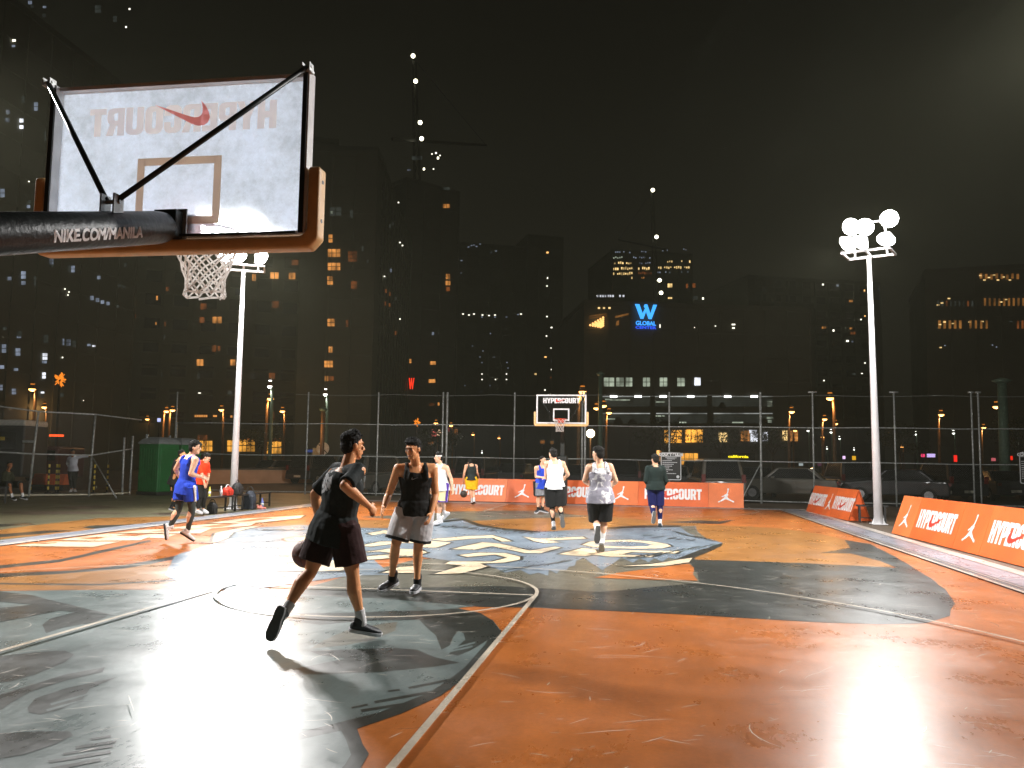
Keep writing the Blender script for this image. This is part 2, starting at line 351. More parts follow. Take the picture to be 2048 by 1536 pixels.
# --- mural: outlines of the painted shapes, each given by where it is seen on the floor, in painting order
MURAL = [
('OC', [(545,1056),(640,1040),(860,1040),(1000,1032),(1180,1030),(1380,1048),(1480,1052),(1560,1057),(1640,1068),(1700,1082),(1780,1110),(1800,1122),(1780,1137),(1600,1127),(1400,1121),(1200,1112),(700,1100),(530,1064)]),
('OC', [(-90,1157),(0,1152),(180,1138),(330,1125),(480,1098),(560,1085),(620,1100),(600,1150),(400,1176),(250,1179),(0,1181),(-90,1181)]),
('DG', [(-90,1142),(0,1131),(120,1119),(210,1099),(300,1080),(302,1083),(210,1104),(120,1124),(0,1137),(-90,1148)]),
('DG', [(-90,1152),(0,1147),(150,1141),(250,1130),(350,1112),(355,1118),(250,1137),(120,1148),(0,1155),(-90,1160)]),
('DG', [(0,1166),(200,1168),(380,1158),(380,1160),(200,1171),(0,1169)]),
('MG', [(720,1034),(850,1028),(900,1023),(1080,1021),(1180,1033),(1000,1039),(930,1043),(860,1042)]),
('MG', [(600,1180),(700,1150),(840,1118),(1000,1112),(1200,1115),(1390,1117),(1400,1150),(1420,1188),(1300,1192),(1100,1188),(1000,1200),(850,1230),(600,1230)]),
('DG', [(1380,1119),(1480,1122),(1600,1126),(1720,1132),(1800,1136),(1850,1150),(1890,1178),(1910,1208),(1900,1232),(1850,1247),(1760,1249),(1640,1245),(1500,1237),(1400,1231),(1200,1221),(1080,1216),(960,1214),(700,1195),(600,1195),(600,1180),(1000,1172),(1200,1184),(1400,1166)]),
('DG', [(1690,1080),(1740,1088),(1790,1113),(1850,1150),(1830,1150),(1760,1122),(1700,1107),(1640,1106),(1700,1096)]),
('LG', [(-120,1184),(200,1180),(400,1180),(620,1190),(800,1203),(915,1216),(985,1240),(1002,1262),(985,1300),(940,1345),(880,1390),(800,1425),(720,1452),(700,1465),(715,1490),(728,1510),(712,1530),(690,1560),(640,1640),(560,1760),(-260,1760)]),
('DG', [(1003,1260),(987,1300),(942,1347),(882,1392),(802,1428),(714,1458),(726,1490),(738,1508),(722,1536),(690,1570),(640,1600),(660,1560),(690,1530),(702,1510),(692,1480),(682,1462),(600,1480),(470,1512),(470,1507),(600,1465),(760,1425),(860,1385),(930,1335),(970,1290),(985,1262)]),
('DG', [(690,1222),(840,1222),(915,1217),(960,1226),(985,1241),(1002,1264),(994,1287),(975,1281),(940,1302),(916,1312),(897,1308),(911,1296),(931,1280),(927,1267),(917,1262),(906,1275),(900,1291),(883,1300),(872,1272),(838,1240),(760,1240),(640,1250),(560,1240),(600,1226)]),
('DG', [(620,1303),(680,1300),(780,1296),(835,1300),(870,1315),(920,1326),(860,1335),(760,1345),(640,1350),(540,1348),(600,1336),(690,1318),(640,1311)]),
('MG', [(620,1298),(650,1280),(700,1258),(795,1244),(790,1262),(745,1280),(690,1291)]),
('LG', [(560,1196),(740,1196),(950,1213),(850,1220),(700,1226),(540,1228)]),
('DG', [(815,1375),(930,1352),(932,1356),(820,1379)]), ('DG', [(748,1403),(900,1375),(902,1380),(750,1408)]), ('DG', [(720,1420),(850,1400),(852,1405),(724,1425)]),
('DG', [(702,1415),(735,1408),(736,1412),(704,1418)]), ('DG', [(775,1382),(800,1378),(800,1382),(777,1385)]), ('LG', [(905,1296),(950,1284),(951,1287),(906,1299)]), ('LG', [(900,1302),(945,1292),(946,1295),(902,1305)]),
('DG', [(85,1250),(100,1238),(150,1225),(215,1232),(190,1245),(130,1255),(92,1267)]),
('DG', [(-90,1322),(0,1313),(70,1305),(130,1302),(148,1310),(130,1325),(70,1350),(20,1364),(-90,1375)]),
('DG', [(-90,1410),(0,1390),(60,1372),(130,1350),(210,1335),(205,1345),(130,1362),(60,1385),(20,1408),(0,1422),(-90,1440)]),
('DG', [(55,1417),(70,1398),(130,1378),(235,1355),(180,1378),(165,1400),(120,1420),(80,1430),(58,1426)]),
('LG', [(100,1408),(175,1388),(176,1391),(102,1412)]), ('LG', [(92,1420),(165,1400),(166,1403),(94,1424)]),
('DG', [(-90,1472),(0,1468),(80,1464),(140,1464),(146,1472),(110,1490),(50,1510),(-90,1535)]),
('DG', [(180,1478),(222,1471),(222,1476),(184,1482)]), ('DG', [(150,1494),(232,1482),(232,1487),(152,1500)]), ('DG', [(125,1508),(225,1490),(226,1496),(128,1512)]), ('DG', [(95,1523),(220,1502),(222,1508),(100,1528)]), ('DG', [(60,1545),(200,1518),(202,1524),(64,1552)]),
('DG', [(530,1376),(560,1358),(565,1360),(540,1378)]), ('DG', [(545,1380),(575,1362),(580,1364),(552,1382)]),
('DG', [(-90,1180),(0,1184),(60,1190),(140,1210),(230,1232),(120,1222),(0,1245),(-90,1262),(-90,1225),(70,1210),(-60,1200)]),
('LB', [(430,1086),(440,1068),(520,1055),(600,1050),(720,1056),(830,1058),(860,1045),(905,1038),(930,1038),(960,1050),(1010,1058),(1080,1064),(1180,1058),(1280,1053),(1362,1053),(1390,1052),(1396,1065),(1410,1076),(1445,1086),(1420,1098),(1385,1108),(1360,1120),(1336,1116),(1325,1124),(1308,1117),(1298,1125),(1280,1117),(1266,1126),(1243,1115),(1205,1141),(1168,1116),(1152,1122),(1150,1132),(1138,1134),(1132,1142),(1120,1140),(1114,1148),(1098,1140),(1096,1152),(1076,1146),(1060,1150),(1040,1140),(1010,1146),(990,1136),(950,1132),(900,1122),(840,1114),(745,1118),(770,1140),(780,1150),(700,1152),(600,1166),(500,1181),(380,1179),(330,1150),(350,1112)]),
('BK', [(1445,1086),(1442,1093),(1400,1111),(1355,1128),(1250,1136),(1240,1131),(1310,1127),(1345,1121),(1390,1104)]),
('BK', [(830,1058),(862,1044),(930,1037),(965,1050),(1010,1057),(1080,1063),(1080,1066),(1010,1061),(955,1053),(925,1041),(870,1047)]),
('BK', [(1180,1057),(1280,1051),(1362,1051),(1362,1055),(1280,1056),(1180,1061)]), ('MG', [(1358,1053),(1388,1052),(1396,1066),(1412,1076),(1395,1074),(1376,1066)]),
('CR', [(1240,1133),(1300,1129),(1385,1116),(1378,1125),(1330,1132)]), ('OC', [(1320,1042),(1380,1036),(1440,1040),(1430,1046),(1380,1050),(1330,1048)]), ('DG', [(1326,1045),(1400,1041),(1438,1043),(1470,1040),(1440,1048),(1390,1047)]),
('OR', [(1188,1156),(1240,1146),(1378,1128),(1388,1136),(1386,1150),(1396,1162),(1300,1160)]),
# lettering in the middle
('CR', [(425,1084),(430,1067),(480,1056),(525,1051),(500,1057),(466,1065),(457,1076),(428,1086),(405,1086)]),
('CR', [(567,1078),(590,1075),(620,1073),(640,1076),(605,1079),(640,1083),(575,1083)]),
('CR', [(735,1067),(770,1061),(788,1064),(812,1073),(790,1075),(768,1067),(745,1071)]),
('CR', [(858,1079),(935,1073),(985,1071),(1024,1083),(1004,1084),(985,1076),(940,1078),(892,1083)]),
('CR', [(1046,1074),(1075,1078),(1165,1074),(1172,1078),(1095,1082),(1122,1085),(1090,1087),(1068,1083)]),
('CR', [(1165,1090),(1180,1084),(1215,1080.5),(1260,1080),(1300,1083),(1335,1089),(1342,1093),(1325,1097),(1280,1098.5),(1230,1097),(1190,1095)]),
('LB', [(1182,1089),(1205,1085),(1245,1083.5),(1285,1086),(1305,1090),(1295,1093),(1250,1094),(1210,1092.5)]),
('CR', [(720,1092),(760,1084),(860,1082),(902,1086),(872,1096),(833,1095),(862,1087),(800,1087),(742,1094)]),
('CR', [(903,1099),(965,1085),(1000,1088),(1060,1102),(1110,1094),(1122,1096),(1082,1107),(1050,1107),(985,1093),(950,1100)]),
('CR', [(1118,1109),(1165,1097),(1190,1100),(1196,1108),(1170,1113),(1140,1111)]),
('CR', [(1180,1109),(1240,1101),(1360,1103),(1350,1108),(1262,1105),(1242,1110),(1312,1112),(1300,1115),(1220,1114)]),
('CR', [(918,1111),(960,1106),(1010,1107),(1040,1114),(1040,1120),(1010,1126),(960,1128),(975,1134),(920,1148),(868,1149),(905,1138),(925,1132),(890,1128),(900,1124),(985,1124),(1015,1116),(990,1110),(935,1115)]),
('CR', [(720,1106),(780,1098),(840,1100),(855,1106),(830,1112),(760,1119),(720,1121),(720,1115),(790,1108),(760,1104)]),
('CR', [(763,1147),(800,1135),(832,1133),(832,1147)]), ('CR', [(500,1130),(620,1126),(720,1118),(720,1125),(680,1143),(500,1142)]),
# big letters along the left sideline
('CR', [(30,1092),(105,1084),(242,1084),(186,1095),(40,1093)]), ('CR', [(118,1081),(150,1076),(297,1075),(280,1081.5),(200,1082.5)]), ('CR', [(160,1074.5),(215,1068),(352,1070),(330,1077),(240,1075)]), ('CR', [(228,1067),(290,1060),(422,1058),(400,1068),(300,1067)]), ('CR', [(328,1058),(400,1050),(512,1046),(500,1052),(420,1058)]), ('CR', [(418,1047),(480,1038),(560,1034),(610,1031),(600,1037),(520,1046)]),
('OR', [(68,1088),(112,1085.5),(114,1087),(90,1089)]), ('OR', [(150,1079),(196,1075.5),(210,1076.5),(190,1080)]), ('OR', [(230,1072),(262,1068),(300,1069),(270,1073)]), ('OR', [(300,1064),(350,1059),(390,1059),(350,1064)]), ('OR', [(398,1055),(450,1048),(480,1048),(440,1055)]), ('OR', [(470,1044),(520,1037),(550,1037),(500,1044)]),
]
OUTSIDE = [
('OC', [(-60,1066),(60,1050),(200,1035),(420,1030),(445,1034),(430,1042),(300,1050),(160,1062),(-60,1082)]),
('DG', [(165,1054),(180,1050),(300,1047),(302,1052),(200,1057)]), ('DG', [(-60,1072),(90,1060),(150,1059),(60,1068),(-60,1078)]), ('DG', [(0,1047),(60,1044),(70,1048),(0,1052)]), ('BP', [(100,1014),(200,1010),(240,1014),(150,1018)]), ('BP', [(-60,1022),(160,1022),(260,1026),(60,1028)]),
('BP', [(300,1026),(420,1020),(420,1024),(330,1030)])]
def paint_sheets(lst, name, z0, step, parent, ins=0.0):
    def outset(pts, w):             # the same outline, w metres larger all round
        ar = sum(a.x*b.y-b.x*a.y for a, b in zip(pts, pts[1:]+pts[:1])); sg = 1 if ar > 0 else -1; out = []
        for i, p in enumerate(pts):
            a, b = pts[i-1], pts[(i+1) % len(pts)]; n1 = Vector(((p-a).y, -(p-a).x, 0)).normalized(); n2 = Vector(((b-p).y, -(b-p).x, 0)).normalized(); n = n1+n2
            n = n.normalized() if n.length > .2 else n1
            out.append(p + n*sg*w*min(2.0, 1/max(.5, n.dot(n1))))
        return out
    keys = sorted(set(c for c, _ in lst)|{'BK'}); mb_v, mb_f, mi = [], [], []
    full = []; mid = False
    for c, poly in lst:
        pts = [G(x, y) for x, y in poly]; mid = mid or c == 'LB'
        if c == 'CR' and mid and poly[0][0] > 380: full.append(('BK', outset(pts, .055)))
        full.append((c, pts))
    for i, (c, pts) in enumerate(full):
        z = z0+step*i
        if parent is court: pts = [Vector((max(-7.44, min(7.44, p.x)), p.y, z)) for p in pts]
        else: pts = [Vector((min(-8.24, p.x), p.y, z)) for p in pts]
        # soften the outline a little: hand-painted edges
        den = []
        for a, b in zip(pts, pts[1:]+pts[:1]):
            k = max(1, min(10, int((b-a).length/.35)))
            for j in range(k):
                q = a.lerp(b, j/k)
                if j: q = q + Vector((noise.noise(q*2.3), noise.noise(q*2.3+Vector((9, 0, 0))), 0))*.035
                den.append(q)
        me = flat([[(p.x, p.y) for p in den]], "sheet")
        o = len(mb_v); mb_v += [(v.co.x, v.co.y, z) for v in me.vertices]
        for f in me.polygons: mb_f.append([v+o for v in f.vertices]); mi.append(keys.index(c))
        bpy.data.meshes.remove(me)
    me = bpy.data.meshes.new(name); me.from_pydata(mb_v, [], mb_f); me.update()
    for k in keys: me.materials.append(PAINT[k])
    me.polygons.foreach_set("material_index", mi)
    return link(name, me, parent)
rq_ = random.Random(3)          # feather strokes along the lower edges of the blue-grey shape
for (xa, ya), (xb, yb), n_, dx, dy in (((1440, 1088), (1250, 1118), 26, -26, 7), ((1150, 1120), (1005, 1142), 18, -20, 6), ((1340, 1063), (1415, 1080), 8, 22, 4), ((870, 1050), (1080, 1066), 22, -14, 3.2), ((745, 1110), (850, 1114), 10, -16, 4), ((520, 1062), (700, 1062), 14, 20, -2), ((1290, 1070), (1400, 1082), 9, -20, 3)):
    for i in range(n_):
        t_ = (i+rq_.random()*.6)/n_; x, y = xa+(xb-xa)*t_, ya+(yb-ya)*t_+rq_.uniform(-1.5, 1.5); k = rq_.uniform(.6, 1.3); MURAL.append(('BK' if rq_.random() < .6 else 'LG', [(x, y-.5), (x+dx*k*.5, y+dy*k*.5-.55), (x+dx*k, y+dy*k), (x+dx*k*.5, y+dy*k*.5+.55), (x, y+.6)]))
paint_sheets(MURAL, "painted_mural", .0012, .0001, court)
paint_sheets(OUTSIDE, "painted_mural", -.0145, .0006, pavement)

# --- court lines
ln = MB(); ZL = .0265
def strip(pts, w, closed=False, z=ZL):
    pts = [Vector((p[0], p[1], z)) for p in pts]; n = len(pts); L_, R_ = [], []
    for i, p in enumerate(pts):
        a = pts[(i-1) % n] if closed else pts[max(i-1, 0)]; b = pts[(i+1) % n] if closed else pts[min(i+1, n-1)]
        d = (b-a).normalized(); s = Vector((-d.y, d.x, 0))*w/2
        L_.append(p+s); R_.append(p-s)
    for i in range(n if closed else n-1):
        j = (i+1) % n; ln.quad(L_[i], L_[j], R_[j], R_[i])
def arc(cx, cy, r, a0, a1, k=48): return [(cx+r*math.cos(R(a0+(a1-a0)*i/k)), cy+r*math.sin(R(a0+(a1-a0)*i/k))) for i in range(k+1)]
for end in (0, 1):
    Y = (lambda v: v) if end == 0 else (lambda v: 24.6-v)
    for s in (-1, 1):
        strip([(s*1.8, Y(-1.575)), (s*1.8, Y(4.225))], .05)
        strip([(s*6.6, Y(-1.575)), (s*6.6, Y(1.41))], .034)
    strip([(-1.8, Y(4.2)), (1.8, Y(4.2))], .05, z=ZL+.0005)
    strip([(x, Y(y)) for x, y in arc(0, 4.225, 1.8, 0, 360)], .042, z=ZL+.001)
    strip([(x, Y(y)) for x, y in arc(0, 0, 6.75, 12, 168, 90)], .036, z=ZL+.0005)
strip([(-7.5, -2.4), (7.5, -2.4)], .05, z=ZL+.0015)
strip([(7.5, -9), (7.5, 24.9)], .06, z=ZL+.002); strip([(-7.5, -9), (-7.5, 24.9)], .06, z=ZL+.002); strip([(-7.5, 24.9), (7.5, 24.9)], .06, z=ZL+.0025)
ln.build("court_lines", PAINT['WH'], court)
# --- scratches and shoe scuffs, each a thin curved mark on the paint
sm_ = MB(); rs_ = random.Random(21)
for i in range(3800):
    x0, y0 = rs_.uniform(-7.3, 7.3), -4.5+29*rs_.random()**1.5
    a_ = rs_.gauss(.35, .55)+(math.pi if rs_.random() < .5 else 0); l_ = rs_.lognormvariate(-2.3, .75); cv = rs_.gauss(0, 2.2); w_ = rs_.uniform(.0012, .0030); n_ = 5
    p_ = Vector((x0, y0, ZL+.0036)); pts_ = [p_]
    for j in range(n_): a_ += cv*l_/n_; p_ = p_+Vector((math.cos(a_), math.sin(a_), 0))*(l_/n_); pts_.append(p_)
    for j in range(n_):
        d_ = (pts_[j+1]-pts_[j]).normalized(); s_ = Vector((-d_.y, d_.x, 0)); wa, wb = w_*math.sin(math.pi*(j+.15)/(n_+.3))+.0004, w_*math.sin(math.pi*(j+1.15)/(n_+.3))+.0004
        sm_.m = 0 if i % 11 else 1
        sm_.quad(pts_[j]-s_*wa, pts_[j]+s_*wa, pts_[j+1]+s_*wb, pts_[j+1]-s_*wb)
tag(sm_.build("scuff_mark", [mat("pale_scuff", (.62, .55, .47, 1), .5), mat("dark_scuff", (.06, .05, .045, 1), .6)], court, fix=False), kind="stuff")
# --- striped border outside the lines
bd = MB()
def rect(m, x0, x1, y0, y1, z): bd.m = m; bd.quad((x0, y0, z), (x1, y0, z), (x1, y1, z), (x0, y1, z))
rect(0, 7.53, 8.24, -9, 25.9, .004); rect(1, 8.24, 8.47, -9, 25.9, .006)
for x in (7.60, 7.66, 7.74, 8.22): rect(2, x, x+.018, -9, 25.85, .008)
for x in (7.565, 7.69): rect(1, x, x+.03, -9, 25.85, .0075)
rect(0, -8.2, -7.53, -9, 25.9, .004); rect(1, -7.66, -7.56, -9, 25.9, .006); rect(2, -8.0, -7.985, -9, 25.9, .006)
rect(1, -7.53, 7.53, 25.0, 25.35, .004); rect(0, -7.53, 7.53, 25.35, 25.9, .003)
tag(bd.build("border_strip", [PAINT['BD'], PAINT['PW'], PAINT['DG']]), kind="structure")
# ------------------------------------------------------------------ floodlight poles (light the whole court)
M_pole = mat("white_pole_paint", (.72, .71, .72, 1), .35, 0, .06, 3, .05, 30)
M_steel = mat("galvanised_steel", (.42, .43, .42, 1), .45, .6, .25, 20)
M_lamphouse = mat("floodlight_housing", (.5, .5, .5, 1), .4, .3)
M_lens = glow("floodlight_lens", (1.0, .98, .96, 1), 45.0)
M_black = mat("black_paint", (.016, .016, .016, 1), .45, 0, .3, 10)
def flood_pole(x, y, lean, label, target, target2, power=1.0):
    t = thing("floodlight_pole", (x, y, 0), label, "floodlight", "white floodlight poles round the court")
    top = Vector((x+lean, y, 7.2)); b = Vector((x, y, 0))
    m = MB(); m.tube([b+Z*.02, b.lerp(top, .5), top], [.115, .085, .055], 16); m.build("pole", M_pole, t, True)
    m = MB(); m.box((x, y, .012), (.19, .19, .012))
    for i in range(4):
        a = R(45+90*i); m.tube([(x+.15*math.cos(a), y+.15*math.sin(a), .02), (x+.15*math.cos(a), y+.15*math.sin(a), .06)], .014, 8)
    for i in range(4):
        a = R(90*i); m.add([(x+.1*math.cos(a), y+.1*math.sin(a), .024), (x+.18*math.cos(a), y+.18*math.sin(a), .024), (x+.1*math.cos(a), y+.1*math.sin(a), .2), (x+.1*math.cos(a)+.01, y+.1*math.sin(a)+.01, .024)], [(0, 1, 2), (1, 3, 2), (0, 2, 3)])
    m.build("base_plate", M_pole, t)
    d = (Vector(target2 if y > 12 else target)-top); d.z = 0; d.normalize(); s = Vector((-d.y, d.x, 0))
    m = MB(); c = top+Z*.06
    for k in (-.42, .42): m.bar(c+d*k-s*.62, c+d*k+s*.62, .06, .06)
    for k in (-.6, 0, .6): m.bar(c+s*k-d*.45, c+s*k+d*.45, .05, .05)
    for k in (-.42, .42): m.bar(c+s*k-d*.3, c+s*k*.9-d*.2+Z*.95, .04, .04)
    m.bar(c-s*.5+Z*.92-d*.2, c+s*.5+Z*.92-d*.2, .04, .04)
    m.build("lamp_frame", M_pole, t)
    for sx, up, fw in ((-.50, .27, .3), (-.14, .27, .3), (.50, .27, .3), (-.46, .84, -.1), (-.10, .78, -.1), (.52, .92, -.1)):
        p = c+s*sx+Z*up+d*fw
        aim = (Vector(target if up < .5 else target2)+s*sx*(8 if y > 12 else 14) - p).normalized()
        h = MB(); q = p-aim*.2
        h.tube([q, q+aim*.06, q+aim*.16, q+aim*.21], [.07, .13, .21, .215], 18)
        h.bar(p-Z*.24-aim*.1, p-aim*.1, .03, .03, tuple(d))
        hd = h.build("lamp_head", M_lamphouse, t, True)
        l = MB(); e1_ = aim.orthogonal().normalized(); l.ell(p+aim*.012, (e1_*.235, aim.cross(e1_)*.235, aim*.11), 18, 10)
        l.build("lens", M_lens, hd, False, loc=Vector((0, 0, 0))) if False else None
        lo = l.build("lens", M_lens, None); lo.parent = hd; lo.location = (0, 0, 0)
        lo.data.transform(Matrix.Translation(-t.location))
        li = bpy.data.lights.new("flood_beam", 'SPOT'); li.energy = FLOOD_W*(power if up < .5 or y < 12 or x < 0 else power*.40); li.color = (1.0, .98, .96)
        li.spot_size = R(108); li.spot_blend = .5; li.shadow_soft_size = .19
        lb = bpy.data.objects.new("flood_beam", li); COL.objects.link(lb)
        lb.location = p+aim*.14; lb.rotation_euler = aim.to_track_quat('-Z', 'Y').to_euler()
    return t
flood_pole(9.07, 18.6, -.08, "tall white floodlight pole with lit lamps beside the small orange A-frame board", (2.5, 17, 0), (1.5, 2.5, 0), .62)
flood_pole(-9.07, 18.6, .02, "tall white floodlight pole with lit lamps behind the bench of bags", (-2.5, 17, 0), (-1.5, 2.0, 0), .98)
flood_pole(9.07, 6.2, 0, "white floodlight pole beyond the long row of orange boards", (2, 7, 0), (1, 17, 0))
flood_pole(-9.07, 6.2, 0, "white floodlight pole outside the left sideline near the first hoop", (-2, 6, 0), (-1, 17, 0))

# ------------------------------------------------------------------ basketball hoops
M_pad = mat("orange_board_padding", (.80, .50, .21, 1), .5, 0, .12, 6, .08, 50)
M_frame = mat("white_board_frame", (.7, .7, .7, 1), .4)
M_boom = mat("dark_boom_padding", (.012, .015, .014, 1), .42, 0, .5, 6, .25, 30)
M_rim = mat("orange_rim_paint", S(214, 74, 38), .35)
M_mark = mat("white_board_marking", (.72, .72, .72, 1), .5)
M_red = mat("red_emblem", S(206, 54, 30), .5)
M_strut = mat("dark_steel_strut", (.03, .032, .03, 1), .4, .5)
def glass_mat(name, haze_w, rough):
    m, n, N, L, b = nt(name)
    out = N["Material Output"]; N.remove(b)
    geo = N.new("ShaderNodeNewGeometry")
    no = N.new("ShaderNodeTexNoise"); no.inputs["Scale"].default_value = 13; no.inputs["Detail"].default_value = 8; no.inputs["Roughness"].default_value = .78
    L.new(geo.outputs["Position"], no.inputs["Vector"])
    big = N.new("ShaderNodeTexNoise"); big.inputs["Scale"].default_value = 2.2; big.inputs["Detail"].default_value = 3
    L.new(geo.outputs["Position"], big.inputs["Vector"])
    ad = N.new("ShaderNodeMath"); ad.operation = 'ADD'; L.new(no.outputs["Fac"], ad.inputs[0]); L.new(big.outputs["Fac"], ad.inputs[1])
    mr = N.new("ShaderNodeMapRange"); mr.inputs["From Min"].default_value = .78; mr.inputs["From Max"].default_value = 1.22
    mr.inputs["To Min"].default_value = haze_w*.44; mr.inputs["To Max"].default_value = min(.95, haze_w*1.45)
    L.new(ad.outputs[0], mr.inputs["Value"])
    tr = N.new("ShaderNodeBsdfTransparent"); tr.inputs["Color"].default_value = (.9, .93, .92, 1)
    gl = N.new("ShaderNodeBsdfRefraction"); gl.inputs["IOR"].default_value = 1.03; gl.inputs["Roughness"].default_value = rough; gl.inputs["Color"].default_value = (.93, .96, 1, 1)
    tl = N.new("ShaderNodeBsdfTranslucent"); tl.inputs["Color"].default_value = (.80, .88, 1.0, 1)
    m1 = N.new("ShaderNodeMixShader"); m1.inputs["Fac"].default_value = .62
    L.new(gl.outputs[0], m1.inputs[1]); L.new(tl.outputs[0], m1.inputs[2])
    m2 = N.new("ShaderNodeMixShader"); L.new(mr.outputs["Result"], m2.inputs["Fac"]); L.new(tr.outputs[0], m2.inputs[1]); L.new(m1.outputs[0], m2.inputs[2])
    gs = N.new("ShaderNodeBsdfGlossy"); gs.inputs["Roughness"].default_value = .12
    m3 = N.new("ShaderNodeMixShader"); m3.inputs["Fac"].default_value = .04
    L.new(m2.outputs[0], m3.inputs[1]); L.new(gs.outputs[0], m3.inputs[2]); L.new(m3.outputs[0], out.inputs["Surface"])
    return m
def seethru_mark(name, col):
    """paint on the front of the glass: seen from behind, light shows through it"""
    m, n, N, L, b = nt(name)
    out = N["Material Output"]; b.inputs["Base Color"].default_value = col; b.inputs["Roughness"].default_value = .5
    tl = N.new("ShaderNodeBsdfTranslucent"); tl.inputs["Color"].default_value = col
    mx = N.new("ShaderNodeMixShader"); mx.inputs["Fac"].default_value = .72
    L.new(b.outputs[0], mx.inputs[1]); L.new(tl.outputs[0], mx.inputs[2]); L.new(mx.outputs[0], out.inputs["Surface"])
    return m
M_glass_near = glass_mat("scratched_board_glass", .97, .6)
M_glass_far = glass_mat("clear_board_glass", .08, .5)
M_lett = seethru_mark("board_lettering_paint", (.96, .84, .78, 1))
M_sq = seethru_mark("board_square_paint", (.88, .74, .62, 1))
M_redt = seethru_mark("board_emblem_paint", (.86, .30, .27, 1))
M_net = seethru_mark("white_net_cord", (.97, .96, .94, 1))
def hoop(name, oy, face, label, glass, near):
    """face=+1: the board faces +Y; oy: rim centre"""
    t = thing(name, (0, oy, 0), label, "basketball hoop", "basketball hoops at the court ends")
    f = face
    P = lambda u, v, z: Vector((u*f, oy+v*f, z))     # u to the right as seen from behind, v towards the court
    gv = -.39
    m = MB(); m.box(P(0, gv, 3.425), (.87, .006, .495)); m.build("backboard_glass", glass, t)
    m = MB()
    for s in (-1, 1): m.box(P(s*.885, gv-.037, 3.425), (.015+.006, .046, .525))
    m.box(P(0, gv-.02, 3.9375), (.864, .029, .0125)); m.box(P(0, gv-.02, 2.9125), (.864, .029, .0125))
    m.build("board_frame", M_frame if not near else M_frame, t)
    if near:                        # unlit back face of the frame, its shade put in as dark strips
        m = MB()
        for s in (-1, 1): m.box(P(s*.882, gv-.088, 3.425), (.015, .005, .524))
        m.box(P(0, gv-.088, 2.905), (.85, .005, .008))
        m.build("unlit_frame_back", M_strut, t)
    # padding along the bottom and up both sides
    pm = MB()
    prof = [(-.99, 3.33), (-.99, 2.87), (-.93, 2.805), (.93, 2.805), (.99, 2.87), (.99, 3.33)]
    inner = [(-.915, 3.33), (-.915, 2.925), (-.88, 2.888), (.88, 2.888), (.915, 2.925), (.915, 3.33)]
    yy = (gv+.045, gv-.075)
    rings = []
    for (a, c) in zip(prof, inner):
        rings.append([P(a[0], yy[0], a[1]), P(a[0], yy[1], a[1]), P(c[0], yy[1], c[1]), P(c[0], yy[0], c[1])])
    pm.loft(rings)
    pad = bevel(pm.build("edge_padding", M_pad, t), .018, 3)
    for pl in pad.data.polygons: pl.use_smooth = True
    hm = MB()
    for s in (-1, 1):
        for z in (3.24, 2.99): hm.tube([P(s*.985, gv-.015, z), P(s*.9925, gv-.015, z)], .013, 10)
    hm.build("padding_bolt", M_black, t)
    # markings on the face of the board
    xs = Vector((-f, 0, 0))         # reading direction for somebody on the court
    me, w = block("HYPERCOURT", "lettering"); zl = 3.71 if near else 3.735
    hgt = .19
    gb = -.0085 if near else .0075
    decal(me, "lettering", M_lett if near else M_mark, t, P(0, gv+gb, zl), xs, Z, 1.32/w, hgt)
    decal(flat([SWOOSH], "swoosh_emblem"), "swoosh_emblem", M_redt if near else M_red, t, P(.20, gv+gb*1.2, zl-.055), xs, Z, .40, .40 if near else .32)
    m = MB()
    for s in (-1, 1): m.box(P(s*.27, gv+gb, 3.225), (.025, .002, .225))
    m.box(P(0, gv+gb, 3.425), (.245, .002, .025)); m.box(P(0, gv+gb, 3.025), (.245, .002, .025))
    m.build("target_square", M_sq if near else M_mark, t)
    if not near:
        m = MB()
        for s in (-1, 1): m.box(P(s*.875, gv+.0095, 3.425), (.025, .002, .525))
        m.box(P(0, gv+.0095, 3.925), (.85, .002, .025)); m.box(P(0, gv+.0095, 2.925), (.85, .002, .025))
        m.build("border_line", M_mark, t)
    # rim, bracket, net
    m = MB()
    ring = [P(.232*math.cos(2*math.pi*i/40), .232*math.sin(2*math.pi*i/40), 3.05) for i in range(41)]
    m.tube(ring, .0095, 10)
    m.box(P(0, -.33, 3.0), (.115, .045, .07)); m.bar(P(-.1, -.3, 3.03), P(-.14, -.17, 3.045), .03, .012); m.bar(P(.1, -.3, 3.03), P(.14, -.17, 3.045), .03, .012)
    m.build("rim", M_rim, t, False)
    nm = MB(); rows = 9 if near else 5; k = 12 if near else 9; cr = .0062 if near else .0058
    def netp(i, row):
        q = row/rows; r = .228 - .10*min(1, q*1.35)**.9 + .015*max(0, q-.8)*5
        a = 2*math.pi*(i+.5*row)/k
        w_ = .012*math.sin(i*2.1+row*1.3)
        return P((r+w_)*math.cos(a), (r+w_)*math.sin(a), 3.045-.43*q**.92+.012*math.sin(i*1.7+row))
    for i in range(k):
        nm.tube([netp(i+.0, 0)] + [netp(i, r) for r in range(1, rows+1)], cr, 6)
        nm.tube([netp(i, 0)] + [netp(i-r, r) for r in range(1, rows+1)], cr, 6)
    nm.tube([netp(i+(i % 2)*.0, rows) for i in range(k+1)], .008, 6)
    nm.build("net", M_net, t, True)
